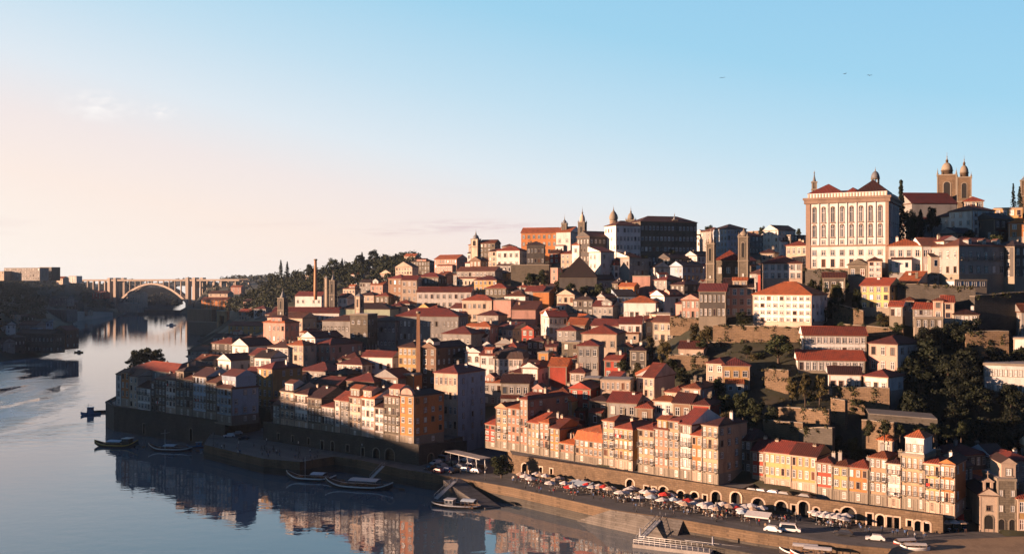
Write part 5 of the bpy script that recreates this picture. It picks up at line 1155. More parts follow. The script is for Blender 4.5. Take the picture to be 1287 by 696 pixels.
for trial in range(2600):
    if nsm >= 40: break
    x = rs.uniform(-120, 95); y = rs.uniform(335, 600)
    if inpoly(x, y, GARDEN) or inpoly(x, y, SQUARE) or (x > 85 and y < 480): continue
    w = rs.uniform(4.2, 6.5); d = rs.uniform(5.5, 8); th = rs.gauss(-28, 10) if (x > 38 and y > 470) else rs.gauss(28, 12); t = rad(th); A = corners(x, y, w/2, d/2, t)
    if any(hits(A, B) for B in FP): continue
    g0 = (gz(*A[0])+gz(*A[1]))/2; H = rs.uniform(6, 12); ok = False
    if min(gz(*q) for q in A) < 4: continue
    for _ in range(4):
        ze = g0+H; ps = [pix((A[i][0], A[i][1], ze)) for i in (0, 1, 2)]; ax0 = min(p[0] for p in ps); ax1 = max(p[0] for p in ps); yt = min(p[1] for p in ps)-5
        if not any(f[6] > A[1][1] and ax0 < f[5][1]-1 and ax1 > f[5][0]+1 and yt < f[5][2]+(f[5][3]-f[5][2])*.7 for f in FOOT): ok = True; break
        H -= 1.6
        if H < 5: break
    if not ok or yt < 300: continue
    px0, px1 = CX+A[0][0]/A[0][1]*F, CX+A[1][0]/A[1][1]*F
    if px1-px0 < 4 or px0 < 225: continue
    Yl = A[0][1] if th >= 0 else A[1][1]
    house(px0, px1, HZ+(CZ-g0-H)*F/Yl, None, rs.choice(['white','white','cream','pink','grey','ochre','stone','red']), rs.choice(['gx','gy','hip','shed','pyr']), th=th, d=d, Y=Yl, Hb=H, zone='squeezed between larger houses', side=True, name='cottage', cat='cottage')
    FP.append(corners(*FOOT[-1][:5], .93)); nsm += 1
for i in range(14):
    px = 1300+rs.uniform(0, 260); Y = rs.uniform(236, 420); x = (px-CX)/F*Y; w = rs.uniform(8, 13); A = corners(x, Y, w/2, 5, rad(10))
    if any(hits(A, B) for B in FP): continue
    g0 = gz(x, Y); H = rs.uniform(7, 13); px0, px1 = CX+A[0][0]/A[0][1]*F, CX+A[1][0]/A[1][1]*F
    house(px0, px1, HZ+(CZ-g0-H)*F/A[0][1], None, rs.choice(['white','cream','grey','ochre']), rs.choice(['hip','gx']), th=10, d=10, Y=A[0][1], Hb=H, zone='beyond the right edge', far=True); FP.append(corners(*FOOT[-1][:5], .93))
print('small', nsm); print('auto houses', nauto, 'total', len(HOUSES))

# ---------------------------------------------------------------- trees
def leaf_cloud(a, cx, cy, cz, rx, rz, n, s, rg, m=0, flat=0):
    for _ in range(n):
        while True:
            p = Vector((rg.uniform(-1,1), rg.uniform(-1,1), rg.uniform(-1,1)))
            if .25 < p.length < 1: break
        c = Vector((cx+p.x*rx, cy+p.y*rx, cz+p.z*rz)); nrm = (p+Vector((rg.gauss(0,.6), rg.gauss(0,.6), rg.gauss(0,.6)+.3))).normalized()
        u = nrm.orthogonal().normalized(); u.rotate(Matrix.Rotation(rg.uniform(0, 6.28), 3, nrm)); v = nrm.cross(u); q = s*rg.uniform(.6, 1.35)
        a.poly([c-u*q, c-v*q*.62, c+u*q, c+v*q*.62], m)
def tree_proto(kind, seed):
    rg = random.Random(seed); t = MB(); c = MB()
    if kind == 'broad':
        t.bar((0,0,-.8),(.1,0,3.2),.32,0,7,.2)
        lobes = []
        for i in range(17):
            a_ = rg.uniform(0, 6.28); r = rg.uniform(.3, 3.0); z = rg.uniform(3.0, 8.6); r *= 1-.55*max(0, (z-5.5)/3.4)
            lobes.append((r*math.cos(a_), r*math.sin(a_), z))
        for i, p in enumerate(lobes):
            if i < 8: t.bar((.05,0,rg.uniform(1.8,3.4)), p, .13, 0, 5, .03)
            R = rg.uniform(.85, 1.6); leaf_cloud(c, *p, R, R*.85, int(95*R), .30, rg)
    elif kind == 'conifer':
        t.bar((0,0,-.8),(0,0,10),.25,0,6,.03)
        for k in range(22):
            z = 1.2+k*.42; R = (1-k/23)*2.3*rg.uniform(.75, 1.15)
            for j in range(6):
                q = rg.uniform(0, 6.28); 
                for s in (.35,.65,1): leaf_cloud(c, R*s*math.cos(q), R*s*math.sin(q), z-.25*s, .42, .2, 6, .24, rg)
    elif kind == 'cypress':
        t.bar((0,0,-.8),(0,0,8),.2,0,6,.03)
        for k in range(26):
            z = .6+k*.36; R = math.sin(min(1, (k+2)/9)*1.57)*(1-max(0, k-12)/15)*1.05; leaf_cloud(c, 0, 0, z, max(.15, R), .4, 46, .22, rg)
    elif kind == 'bush':
        t.bar((0,0,-.5),(0,0,1.2),.16,0,5,.08)
        for i in range(11):
            a_ = rg.uniform(0, 6.28); r = rg.uniform(0, 1.7); R = rg.uniform(.6, 1.1); leaf_cloud(c, r*math.cos(a_), r*math.sin(a_), rg.uniform(.5, 2.0), R, R*.8, int(70*R), .24, rg)
    return t.mesh('trunk', M['bark']), c
M['dusk'] = leaf_mat('shade_dark_leaves', (.016,.021,.009))  # darker leaf copy with the slope's shade in its colour
TP = {}
for kind, seeds, ms in (('broad',(1,2,3),('leaf','leaf2','dusk')), ('conifer',(4,),('needle',)), ('cypress',(5,),('needle',)), ('bush',(6,7),('leaf','leaf2'))):
    for sd_ in seeds:
        tm, cb = tree_proto(kind, sd_)
        for mm in ms: TP.setdefault((kind, mm), []).append((tm, cb.mesh('crown', M[mm])))
THT = {'broad': 10.0, 'conifer': 10.6, 'cypress': 10.0, 'bush': 3.0}; TW = {'broad': 8.0, 'conifer': 4.6, 'cypress': 2.3, 'bush': 5.0}
def tree(x, y, z, h, w, kind, label, leafm=None, group=None):
    mm = leafm or ('needle' if kind in ('conifer','cypress') else 'leaf'); tm, cm_ = RNG.choice(TP[(kind, mm)])
    names = {'broad':'broadleaf_tree','conifer':'conifer_tree','cypress':'cypress_tree','bush':'garden_bush'}
    r = thing(names[kind], label, 'bush' if kind == 'bush' else 'tree', (x,y,z), RNG.uniform(0, 6.28), group); r.scale = (w/TW[kind], w/TW[kind], h/THT[kind])
    link('trunk', tm, r); link('crown', cm_, r); return r
def tpix(x0, x1, yt, yb, kind, label, Y=None, leafm=None, group='trees among the houses'):
    if Y is None: Y = ray_ground((x0+x1)/2, yb)
    if Y is None: return
    p = at((x0+x1)/2, yb, Y); tree(p.x, p.y, p.z-.3, (yb-yt)*Y/F, (x1-x0)*Y/F, kind, label, leafm, group)
tpix(953,1004,414,458,'broad','large dark tree under the terrace wall of the big white block',Y=326)
tpix(922,945,389,410,'broad','dark rounded tree in front of the pink wing beside the white block',Y=350)
tpix(613,648,568,601,'broad','dense round dark tree on the quay by the square',Y=304)
for x0, x1, yt, yb in ((862,882,404,430),(878,900,406,430),(928,949,430,450),(900,925,492,520),(918,950,488,530),(935,966,496,540),(955,985,505,548),(900,930,512,548),(925,950,522,556),(868,893,424,452),(986,1006,470,510),(1002,1022,462,512),(1018,1042,466,512),(890,915,470,505),(1062,1092,496,522),(1096,1124,500,524),(1126,1150,490,520)):
    tpix(x0,x1,yt,yb,'broad','dark leafy tree on the terraced garden slope', leafm=RNG.choice(['leaf','leaf','leaf2']), group='trees on the garden slope')
for x0, x1, yt, yb in ((806,826,418,460),(822,846,422,464),(772,796,448,478),(790,812,452,480),(832,856,446,476),(846,868,458,484),(812,832,462,486),(1040,1056,352,386),(1020,1036,390,412),(1098,1124,392,412),(1050,1072,402,418)):
    tpix(x0,x1,yt,yb,'broad','tree growing between the roofs of the right slope', leafm=RNG.choice(['leaf','leaf2']), group='trees between the right slope roofs')
for i in range(38):
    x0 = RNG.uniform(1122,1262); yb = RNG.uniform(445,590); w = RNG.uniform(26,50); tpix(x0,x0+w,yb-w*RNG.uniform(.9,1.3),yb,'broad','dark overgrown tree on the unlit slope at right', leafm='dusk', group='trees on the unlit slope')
for x, y, h in ((130,296,12),(134,300,14),(138,305,15),(132,305,13),(128,291,10)):  # trees added here to throw shade on the modern building
    tree(x, y, gz(x, y)-.4, h, h*.85, 'broad', 'tall dark tree added to shade the modern flat-roofed building', 'dusk', group='trees added to shade the modern building')
for x0 in (1082,1100,1122,1140,1160,1180,1196): tpix(x0,x0+RNG.uniform(18,28),522+RNG.uniform(0,10),552,'broad','dark tree in front of the wall under the terrace deck',Y=259, group='trees under the terrace deck')
for x0, x1, yt, yb in ((1040,1066,542,580),(1062,1086,545,584),(1084,1104,540,580),(1010,1030,556,590),(984,1010,552,588),(950,975,548,580)):
    tpix(x0,x1,yt,yb,'broad','dark tree rising behind the right-hand row', group='trees behind the right-hand row')
for x0, x1, yt, yb in ((1012,1030,346,384),(1026,1044,342,380),(1044,1064,350,394),(1054,1070,344,376),(1068,1084,358,398),(1036,1056,372,408),(1100,1116,390,414),(1120,1140,402,428),(1186,1210,362,380),(1210,1228,404,432),(1000,1018,420,440)):
    tpix(x0,x1,yt,yb,'broad','dark tree on the slope under the hilltop palace', group='trees under the palace')
tpix(1124,1141,221,310,'conifer','tall dark conifer right of the hilltop palace',Y=415); tpix(1119,1134,246,310,'cypress','dark cypress against the palace flank',Y=408); tpix(1136,1152,258,312,'broad','dark broad tree beside the tall conifer',Y=412)
tpix(1150,1164,262,300,'cypress','dark cypress in front of the cathedral nave',Y=410); tpix(1160,1182,254,304,'broad','dark bushy tree in front of the cathedral nave',Y=414); tpix(1140,1156,262,308,'broad','dark tree left of the cathedral nave cypress',Y=418)
tpix(1206,1228,286,312,'broad','dark tree between the white houses below the towers',Y=392); tpix(1238,1262,292,316,'broad','dark tree in front of the right-hand cathedral houses',Y=384)
tpix(1270,1277,228,262,'conifer','thin conifer on the skyline at the far right',Y=430); tpix(1277,1286,232,264,'conifer','second thin conifer on the skyline at the far right',Y=436)
for x0, x1, yt, yb in ((640,660,338,362),(656,676,340,364),(672,692,336,362),(690,712,350,378),(708,728,352,382),(726,746,356,384),(742,764,352,384),(758,778,358,386),(700,716,340,366),(800,818,318,340),(836,852,310,332),(862,880,316,338),(848,866,340,362)):
    tpix(x0,x1,yt,yb,'broad','dark tree among the shaded houses of the central hollow', group='trees of the central hollow')
tpix(154,184,436,472,'broad','leafy tree at the tip of the river point, the left one',Y=478); tpix(168,200,432,470,'broad','taller leafy tree at the tip of the river point',Y=484); tpix(184,212,434,468,'broad','right tree of the trio at the river point tip',Y=496)
tpix(882,899,281,300,'broad','rounded tree on the skyline right of the monastery',Y=700)
for x in (1004, 975, 958, 930, 912, 868): tpix(x-5,x+5,RNG.uniform(281,287),300,'broad','small tree on the upper town skyline',Y=700, group='skyline trees of the upper town')
for x0, yt, yb, k in ((470,312,330,'broad'),(505,315,332,'broad'),(452,318,336,'broad'),(418,322,344,'broad'),(388,330,350,'broad'),(361,328,348,'cypress'),(353,326,346,'cypress'),(430,324,344,'cypress'),(455,316,334,'cypress'),(497,318,334,'cypress')):
    tpix(x0-9 if k=='broad' else x0-3,x0+9 if k=='broad' else x0+3,yt,yb,k,'dark %s standing above the wooded hilltop' % ('tree' if k=='broad' else 'cypress'),Y=1080, group='trees on the wooded hilltop')
for i in range(26):
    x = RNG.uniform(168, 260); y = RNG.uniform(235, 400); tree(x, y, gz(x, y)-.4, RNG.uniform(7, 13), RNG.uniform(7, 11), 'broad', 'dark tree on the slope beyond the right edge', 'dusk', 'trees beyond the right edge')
# bushes scattered over the terraces
n = 0; bl_ = 'low garden bush on the terraces of the right slope'
while n < 46:
    x = RNG.uniform(52,165); y = RNG.uniform(262,372); 
    if not inpoly(x, y, GARDEN): continue
    P = corners(x, y, 1.5, 1.5, 0)
    if any(hits(P, B) for B in FP): continue
    h = RNG.uniform(1.5,3.6); tree(x, y, gz(x,y)-.2, h, h*RNG.uniform(1.2,2), 'bush', bl_, RNG.choice(['leaf','leaf2']), 'garden bushes on the right slope'); n += 1
# woods: far masses nobody could count
def wood(name, pts, seed, s=1.25, n=46, mt='leaf'):
    rg = random.Random(seed); a = MB()
    for x, y, z, h in pts:
        R = h*rg.uniform(.3, .45)
        for k in range(3): leaf_cloud(a, x+rg.gauss(0,R*.45), y+rg.gauss(0,R*.45), z+h*rg.uniform(.4,.78), R*.75, h*.26, n//3, s, rg)
    o = a.build(name, M[mt]); o['kind'] = 'stuff'; return o
rg = random.Random(3); pts = []
while len(pts) < 640:
    Y = rg.uniform(820, 2050); sx = np.interp(Y, SB[:,1], SB[:,0]); x = sx-rg.uniform(28, 230)
    px = CX+x/Y*F
    if px < -30 or px > 150: continue
    z = float(south(np.array([x]), np.array([Y]))[0])
    if z < 12 and px < 90 and Y < 950: continue
    py = HZ+(CZ-z)*F/Y
    if 56 < px < 88 and 372 < py < 404 and Y < 1700: continue
    pts.append((x, Y, z, rg.uniform(8, 15)))
for k in range(90):
    px = rg.uniform(112, 153); Y = rg.uniform(1780, 2000); x = (px-CX)/F*Y; z = max(3, float(south(np.array([x]), np.array([Y]))[0]))
    if HZ+(CZ-z)*F/Y < 391: pts.append((x, Y, z, rg.uniform(10, 16)))
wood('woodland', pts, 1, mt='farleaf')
pts = []
HL = [(255,380,366),(300,352,384),(330,336,384),(360,328,378),(400,322,364),(440,318,352),(480,312,344),(525,318,338)]
k = 0
while len(pts) < 900 and k < 40000:
    k += 1
    Y = rg.uniform(720, 1500); px = rg.uniform(292, 525); x = (px-CX)/F*Y
    z = gz(x, Y); py = HZ+(CZ-z)*F/Y
    lim = np.interp(px, [292,330,360,380,400,440,525], [392,392,386,380,374,368,350])
    if z < 7 or py > lim: continue
    pts.append((x, Y, z, rg.uniform(8, 15)))
k = 0
while k < 130:
    Y = rg.uniform(880, 1500); px = rg.uniform(285, 345); x = (px-CX)/F*Y; z = gz(x, Y); py = HZ+(CZ-z)*F/Y
    if z < 6.5 or py > np.interp(px, [285,345], [398,408]): k += .05; continue
    pts.append((x, Y, z, rg.uniform(7, 12))); k += 1
wood('woodland', pts, 2)
pts = []
while len(pts) < 330:
    Y = rg.uniform(1950, 3200); px = rg.uniform(95, 345); x = (px-CX)/F*Y
    z = max(gz(x, Y), float(south(np.array([x]), np.array([Y]))[0]), float(ridge(np.array(x), np.array(Y))) if Y > 2900 else -9)
    if z < 4: continue
    pts.append((x, Y, z-2, rg.uniform(9, 17)))
a_ = 0
while a_ < 60:
    px = rg.uniform(178, 228); Y = rg.uniform(2330, 2480); x = (px-CX)/F*Y; k = 1-abs(px-203)/30
    pts.append((x, Y, 2+rg.uniform(0, 34*max(0, k)), rg.uniform(10, 16))); a_ += 1
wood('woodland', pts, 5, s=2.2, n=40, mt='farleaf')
# undergrowth on the garden slope and the unlit slope
rg = random.Random(9); a = MB(); k = 0
while k < 1500:
    x = rg.uniform(50, 185); y = rg.uniform(250, 440)
    if not (inpoly(x, y, GARDEN) or (x > 110 and y < 440)): continue
    z = gz(x, y)
    if z < 8: continue
    leaf_cloud(a, x, y, z+.2, rg.uniform(.5,1.4), rg.uniform(.3,.9), 7, .32, rg, rg.choice([0,0,1])); k += 1
for A_, B_, zb_ in WALLSEG:
    Lw = (B_-A_).length; nrm = Vector((B_.y-A_.y, A_.x-B_.x, 0)).normalized(); nrm = nrm if nrm.y < 0 else -nrm
    for i in range(int(Lw*1.1)):
        if rg.random() < .35: continue
        t = rg.random(); p = A_.lerp(B_, t); drop = rg.expovariate(.8); top = p.z+.3
        for k_ in range(int(3+drop*2)): leaf_cloud(a, p.x+nrm.x*.25+rg.gauss(0,.3), p.y+nrm.y*.25+rg.gauss(0,.2), max(zb_-1, top-drop*rg.random()), .55, .45, 6, .24, rg, rg.choice([0,0,1]))
        if rg.random() < .6: leaf_cloud(a, p.x+nrm.x*rg.uniform(.4,1.2), p.y+nrm.y*rg.uniform(.4,1.2), zb_+.3, rg.uniform(.6,1.3), rg.uniform(.5,1.2), 16, .28, rg, rg.choice([0,0,1]))
o = a.build('undergrowth', [M['leaf'], M['leaf2']]); o['kind'] = 'stuff'
# ---------------------------------------------------------------- boats
def hull(L, B, hm, bow, stern, fl=.75, n=18, mats=None, keel=-.35):
    a = MB(); rows = []
    for i in range(n+1):
        t = i/n; s = math.sin(math.pi*min(1, max(0, t)))**.55; b = max(.05, B/2*s); x = -L/2+L*t
        sh = hm+bow*max(0, 1-t*3.2)**2+stern*max(0, (t-.72)/.28)**2; kz = keel+(.9*bow*max(0, 1-t*4.5)**2+.7*stern*max(0, (t-.82)/.18)**2)
        rows.append([(x,-b,sh),(x,-b*1.02,sh-.34),(x,-b*fl,kz+.25),(x,0,kz),(x,b*fl,kz+.25),(x,b*1.02,sh-.34),(x,b,sh),(x,b*.86,sh-.02),(x,b*.8,hm*.35+(sh-hm)*.9),(x,-b*.8,hm*.35+(sh-hm)*.9),(x,-b*.86,sh-.02)])
    m = [1,0,0,0,0,1,1,2,2,2,1]
    for i in range(n):
        for k in range(11):
            j = (k+1) % 11; a.poly([rows[i][k], rows[i+1][k], rows[i+1][j], rows[i][j]][::-1], m[k], False)
    a.poly(rows[0]); a.poly(rows[-1][::-1]); return a
def boat(name, label, c, rz, L, B, stripe='paintwhite', body='darkwood', canopy=None, mast=0, barrels=0, cabin=None, oar=True, bow=1.5, stern=2.2, hm=1.0):
    r = thing(name, label, 'boat', c, rz, 'boats moored along the river')
    hull(L, B, hm, bow, stern).build('hull', [M[body], M[stripe], M['wood']], r)
    if canopy:
        x0, x1, z, mt = canopy; a = MB(); n = 8
        for i in range(n):
            q0, q1 = -1+2*i/n, -1+2*(i+1)/n; y0, y1 = q0*B*.46, q1*B*.46; z0, z1 = z-.35*q0*q0, z-.35*q1*q1
            a.poly([(x0,y0,z0),(x1,y0,z0),(x1,y1,z1),(x0,y1,z1)]); a.poly([(x0,y0,z0-.07),(x0,y1,z1-.07),(x1,y1,z1-.07),(x1,y0,z0-.07)])
        a.build('canopy', M[mt], r)
        for x in np.linspace(x0+.2, x1-.2, 4):
            b = MB()
            for s in (-1, 1): b.box(x-.05,x+.05,s*B*.43-.05,s*B*.43+.05,hm*.5,z-.3)
            b.box(x-.05,x+.05,-B*.43,B*.43,z-.36,z-.28); b.build('canopy_hoop', M['wood'], r)
        b = MB()
        for x in np.linspace(x0+.6, x1-.6, 5): b.box(x-.2,x+.2,-B*.36,B*.36,hm*.35,hm*.35+.45,0)
        b.build('bench', M['wood'], r)
    if mast:
        a = MB(); a.bar((-L*.12,0,.3),(-L*.12,0,mast),.09,0,6,.05); a.bar((-L*.12-1.8,0,mast*.8),(-L*.12+1.8,.3,mast*.86),.05,0); a.build('mast', M['paintwhite'], r)
        b = MB()
        for q in ((-L*.45,0,hm+1),(L*.42,0,hm+1),(-L*.1,B*.4,hm)): b.bar((-L*.12,0,mast*.97), q, .018, 0, 3)
        b.build('rigging', M['darkwood'], r)
    for i in range(barrels):
        b = MB(); b.lathe([(.3,-.5),(.38,-.2),(.4,0),(.38,.2),(.3,.5)], 9); o = b.build('barrel', M['barrel'], r, (-L*.26+.85*(i//2), (-.5 if i % 2 else .5), .95)); o.rotation_euler = (rad(90),0,0)
    if cabin:
        x0, x1, z, mt = cabin; a = MB(); a.box(x0,x1,-B*.3,B*.3,hm*.4,z,0); a.box(x0-.25,x1+.25,-B*.35,B*.35,z,z+.12,1)
        o = a.build('cabin', [M[mt], M['paintwhite']], r); b = MB(); k = max(1, int((x1-x0)/1.1))
        for s in (-1,1):
            for i in range(k): xx = x0+(x1-x0)*(i+.5)/k; b.box(xx-.35,xx+.35,s*B*.3-.02*(s<0)-.0,s*B*.3+.02*(s>0)+.0,z-.95,z-.25)
        b.build('window', PANES[3], o)
    if oar:
        a = MB(); a.bar((L*.2,0,2.2),(L*.62,.2,.4),.08,0,5); a.box(L*.58,L*.66,.1,.3,-.1,.7); a.build('steering_oar', M['wood'], r)
    return r
boat('rabelo_boat', 'long wooden rabelo boat with flat grey canopy and striped barrels by the gangway', onz(451,613,0)-Vector((0,0,0)), rad(-16), 23, 5.6, canopy=(-2.5,6.8,3.1,'canvas'), mast=0, barrels=6, bow=2.0, stern=1.6)
boat('rabelo_boat', 'wooden rabelo boat with thin white mast and pale canopies near the square', onz(391,603,0), rad(-14), 17.5, 4.8, canopy=(.5,5,2.6,'canvasblue'), mast=7.5, barrels=4, bow=2.0, stern=1.2)
boat('rabelo_boat', 'dark moored rabelo boat with yellow stripe below the tall dark wall', onz(146,561,0), rad(-12), 19, 5.2, 'paintyellow', canopy=(-3,3,2.6,'canvasblue'), barrels=4, cabin=(3.4,6.4,3.4,'darkwood'))
boat('rabelo_boat', 'moored rabelo boat with white bow and blue gear below the tall dark wall', onz(214,566,0), rad(-10), 18, 4.8, canopy=(-2,2.6,2.4,'canvasblue'), mast=8, barrels=2, bow=1.8, stern=.8)
boat('motor_boat', 'small blue boat nosing the quay corner below the square', onz(248,562,0), rad(14), 8, 2.4, 'paintblue', cabin=(-.5,1.6,2.0,'paintblue'), oar=False, bow=.5, stern=.1, hm=.8)
boat('tugboat', 'small blue tugboat out on the river', onz(114,521,0), rad(20), 9, 3.4, 'paintblue', 'paintblue', cabin=(-1.6,1.4,3.6,'paintblue'), oar=False, mast=5.5, bow=.7, stern=.2, hm=1.0)
boat('barge', 'flat cargo barge pushed behind the blue tugboat', onz(127,518,0), rad(20), 13, 3.6, 'darkwood', 'darkwood', oar=False, bow=.2, stern=.2, hm=.9)
boat('work_barge', 'grey floating work boat with orange gear at the foot of the gangway', onz(573,637,0), rad(-18), 15, 4.2, 'metal', 'darkwood', canopy=(2,6,2.6,'canvasblue'), cabin=(-3,-.5,2.2,'metal'), oar=False, bow=.4, stern=.2, hm=.9)
boat('tour_boat', 'tour boat with white canopy by the landing, the left one', at(1008,679,229)*1+Vector((0,0,0)), rad(-20), 10, 3.0, 'paintwhite', 'darkwood', canopy=(-2,3.5,2.9,'canvas'), oar=False, bow=.8, stern=.3)
boat('tour_boat', 'tour boat with white canopy and dark red hull by the landing', at(1025,684,226.5), rad(-20), 11, 3.0, 'paintwhite', 'paintred', canopy=(-2.5,3.5,2.9,'canvas'), oar=False, bow=.8, stern=.3)
for o in [t[0] for t in THINGS[-2:]]: o.location.z = 5.15 if False else 1.9
boat('row_boat', 'covered white boat resting on the quay at lower right', onz(1138,684,4.6), rad(12), 6, 2.2, 'paintwhite', 'paintred', canopy=(-2.2,2.2,1.5,'canvas'), oar=False, bow=.4, stern=.2, hm=.7)
boat('row_boat', 'second covered boat with white tarpaulin lower on the quay', onz(1150,690,4.2), rad(-6), 6.5, 2.3, 'paintwhite', 'paintwhite', canopy=(-2.4,2.4,1.5,'canvas'), oar=False, bow=.4, stern=.2, hm=.7)
boat('motor_boat', 'tiny yellow-sided boat near the left bank warehouses', onz(99,443,0), rad(5), 8, 2.6, 'paintyellow', 'paintyellow', oar=False, bow=.4, stern=.1, cabin=(-1,1.5,2,'paintwhite'))
boat('river_boat', 'dark river boat by the wall near the stone gate', onz(247,414,0), rad(-30), 22, 5, 'paintwhite', 'darkwood', cabin=(-4,5,4,'paintwhite'), oar=False, bow=1, stern=.3, hm=1.3)
boat('motor_boat', 'pale motor boat crossing the gold water before the far bridge', onz(215,409,0), rad(0), 14, 4, 'paintwhite', 'paintwhite', cabin=(-2,3,3.2,'paintwhite'), oar=False, bow=.8, stern=.2)
# gangways and pontoon
def gangway(label, A, B, w=1.6, m='metal'):
    A = Vector(A); B = Vector(B); d = B-A; L = math.hypot(d.x, d.y); r = thing('gangway', label, 'gangway', A, math.atan2(d.y, d.x)); k = d.z/L
    a = MB(); a.poly([(0,-w/2,0),(L,-w/2,k*L),(L,w/2,k*L),(0,w/2,0)]); a.poly([(0,-w/2,-.15),(0,w/2,-.15),(L,w/2,k*L-.15),(L,-w/2,k*L-.15)]); a.poly([(0,-w/2,-.15),(L,-w/2,k*L-.15),(L,-w/2,k*L),(0,-w/2,0)]); a.poly([(0,w/2,-.15),(0,w/2,0),(L,w/2,k*L),(L,w/2,k*L-.15)])
    a.build('deck', M[m], r)
    for s in (-1, 1):
        b = MB(); n = max(4, int(L/1.3)); y = s*w/2
        b.bar((0,y,1.05),(L,y,k*L+1.05),.06); b.bar((0,y,.05),(L,y,k*L+.05),.06)
        for i in range(n+1): x = L*i/n; b.bar((x,y,k*x),(x,y,k*x+1.05),.04,0,4)
        for i in range(n): x = L*i/n; x2 = L*(i+1)/n; b.bar((x,y,k*x+.05),(x2,y,k*x2+1.0),.03,0,4)
        b.build('railing', M[m], r)
gangway('long pale truss gangway down to the pontoon at lower right', onz(833,648,4.95), onz(803,679,.9)); gangway('pale gangway sloping down to the grey work boat', onz(572,604,5.0), onz(548,626,1.0)); gangway('gangway sloping down to the wooden rabelo boat', onz(482,585,5.0), onz(466,601,1.6), 1.3)
p = onz(846,688,.5); r = thing('pontoon', 'floating pontoon with white railings and bollards at lower right', 'pontoon', p, rad(-26)); a = MB(); a.box(-9.5,9.5,-2,2,-.9,.35); a.build('deck', M['concrete'], r)
for y in (-1.9, 1.9):
    b = MB()
    for i in range(15): x = -9.3+18.6*i/14; b.bar((x,y,.35),(x,y,1.4),.05,0,4)
    b.bar((-9.3,y,1.4),(9.3,y,1.4),.06); b.bar((-9.3,y,.9),(9.3,y,.9),.04); b.build('railing', M['paintwhite'], r)
for x in (-9,9): b = MB(); b.bar((x,2.3,-4),(x,2.3,3.2),.2,0,8); b.build('mooring_pile', M['metal'], r)
p = onz(880,694,.4); r = thing('pontoon', 'second low pontoon running along the landing', 'pontoon', p+Vector((4,2,0)), rad(-26)); a = MB(); a.box(-8,8,-1.2,1.2,-.8,.3); a.build('deck', M['concrete'], r); b = MB()
for i in range(12): x = -7.8+15.6*i/11; b.bar((x,1.1,.3),(x,1.1,1.3),.05,0,4)
b.bar((-7.8,1.1,1.3),(7.8,1.1,1.3),.06); b.build('railing', M['paintwhite'], r)
# open market canopy in the square
A = onz(566,566,9.3); B = onz(610,576,9.3); d = B-A; r = thing('market_canopy', 'long flat pale canopy on posts in the dark square', 'canopy', (A.x,A.y,5), math.atan2(d.y, d.x)); Lc = d.length
a = MB(); a.box(0,Lc,-2.2,2.2,4.1,4.4); a.build('roof', M['concrete'], r)
for i in range(4):
    for y in (-1.6,1.6): b = MB(); b.bar((Lc*(i+.5)/4,y,0),(Lc*(i+.5)/4,y,4.1),.13,0,6); b.build('post', M['metal'], r)
# stone kiosk in front of the arcaded wall
p = onz(729,605,5); r = thing('stone_kiosk', 'low flat-roofed stone building with three arched windows against the arcaded wall', 'building', (p.x+2,p.y+3,5), rad(-38)); a = MB(); a.box(-5,5,-2.5,2.5,0,4.2,0); a.box(-5.3,5.3,-2.8,2.8,4.2,4.5,1); a.build('wall', [M['stone'], M['slate']], r)
for i in range(3): put_window(r, -3+3*i, -2.5, 1.2, 0, 1.2, 2.0, rise=1, pane=0)
put_door(r, -5, 0, 0, rad(-90), 1.4, 2.6, rise=1, m='void')
# white-framed veranda and shop front
p = onz(771,612,5); r = thing('veranda', 'white-framed glazed veranda against the arcaded wall', 'veranda', (p.x+1.5,p.y+2,5), rad(-40)); a = MB(); a.box(-4.6,4.6,-1.6,1.6,3.5,3.75,0)
for i in range(5): x = -4.4+8.8*i/4; a.box(x-.14,x+.14,-1.5,-1.25,0,3.5,0)
a.box(-4.5,4.5,-1.5,-1.3,0,.9,0); a.build('frame', M['canvas'], r); b = MB(); b.box(-4.4,4.4,-1.36,-1.32,.9,3.5); b.build('glazing', PANES[0], r)
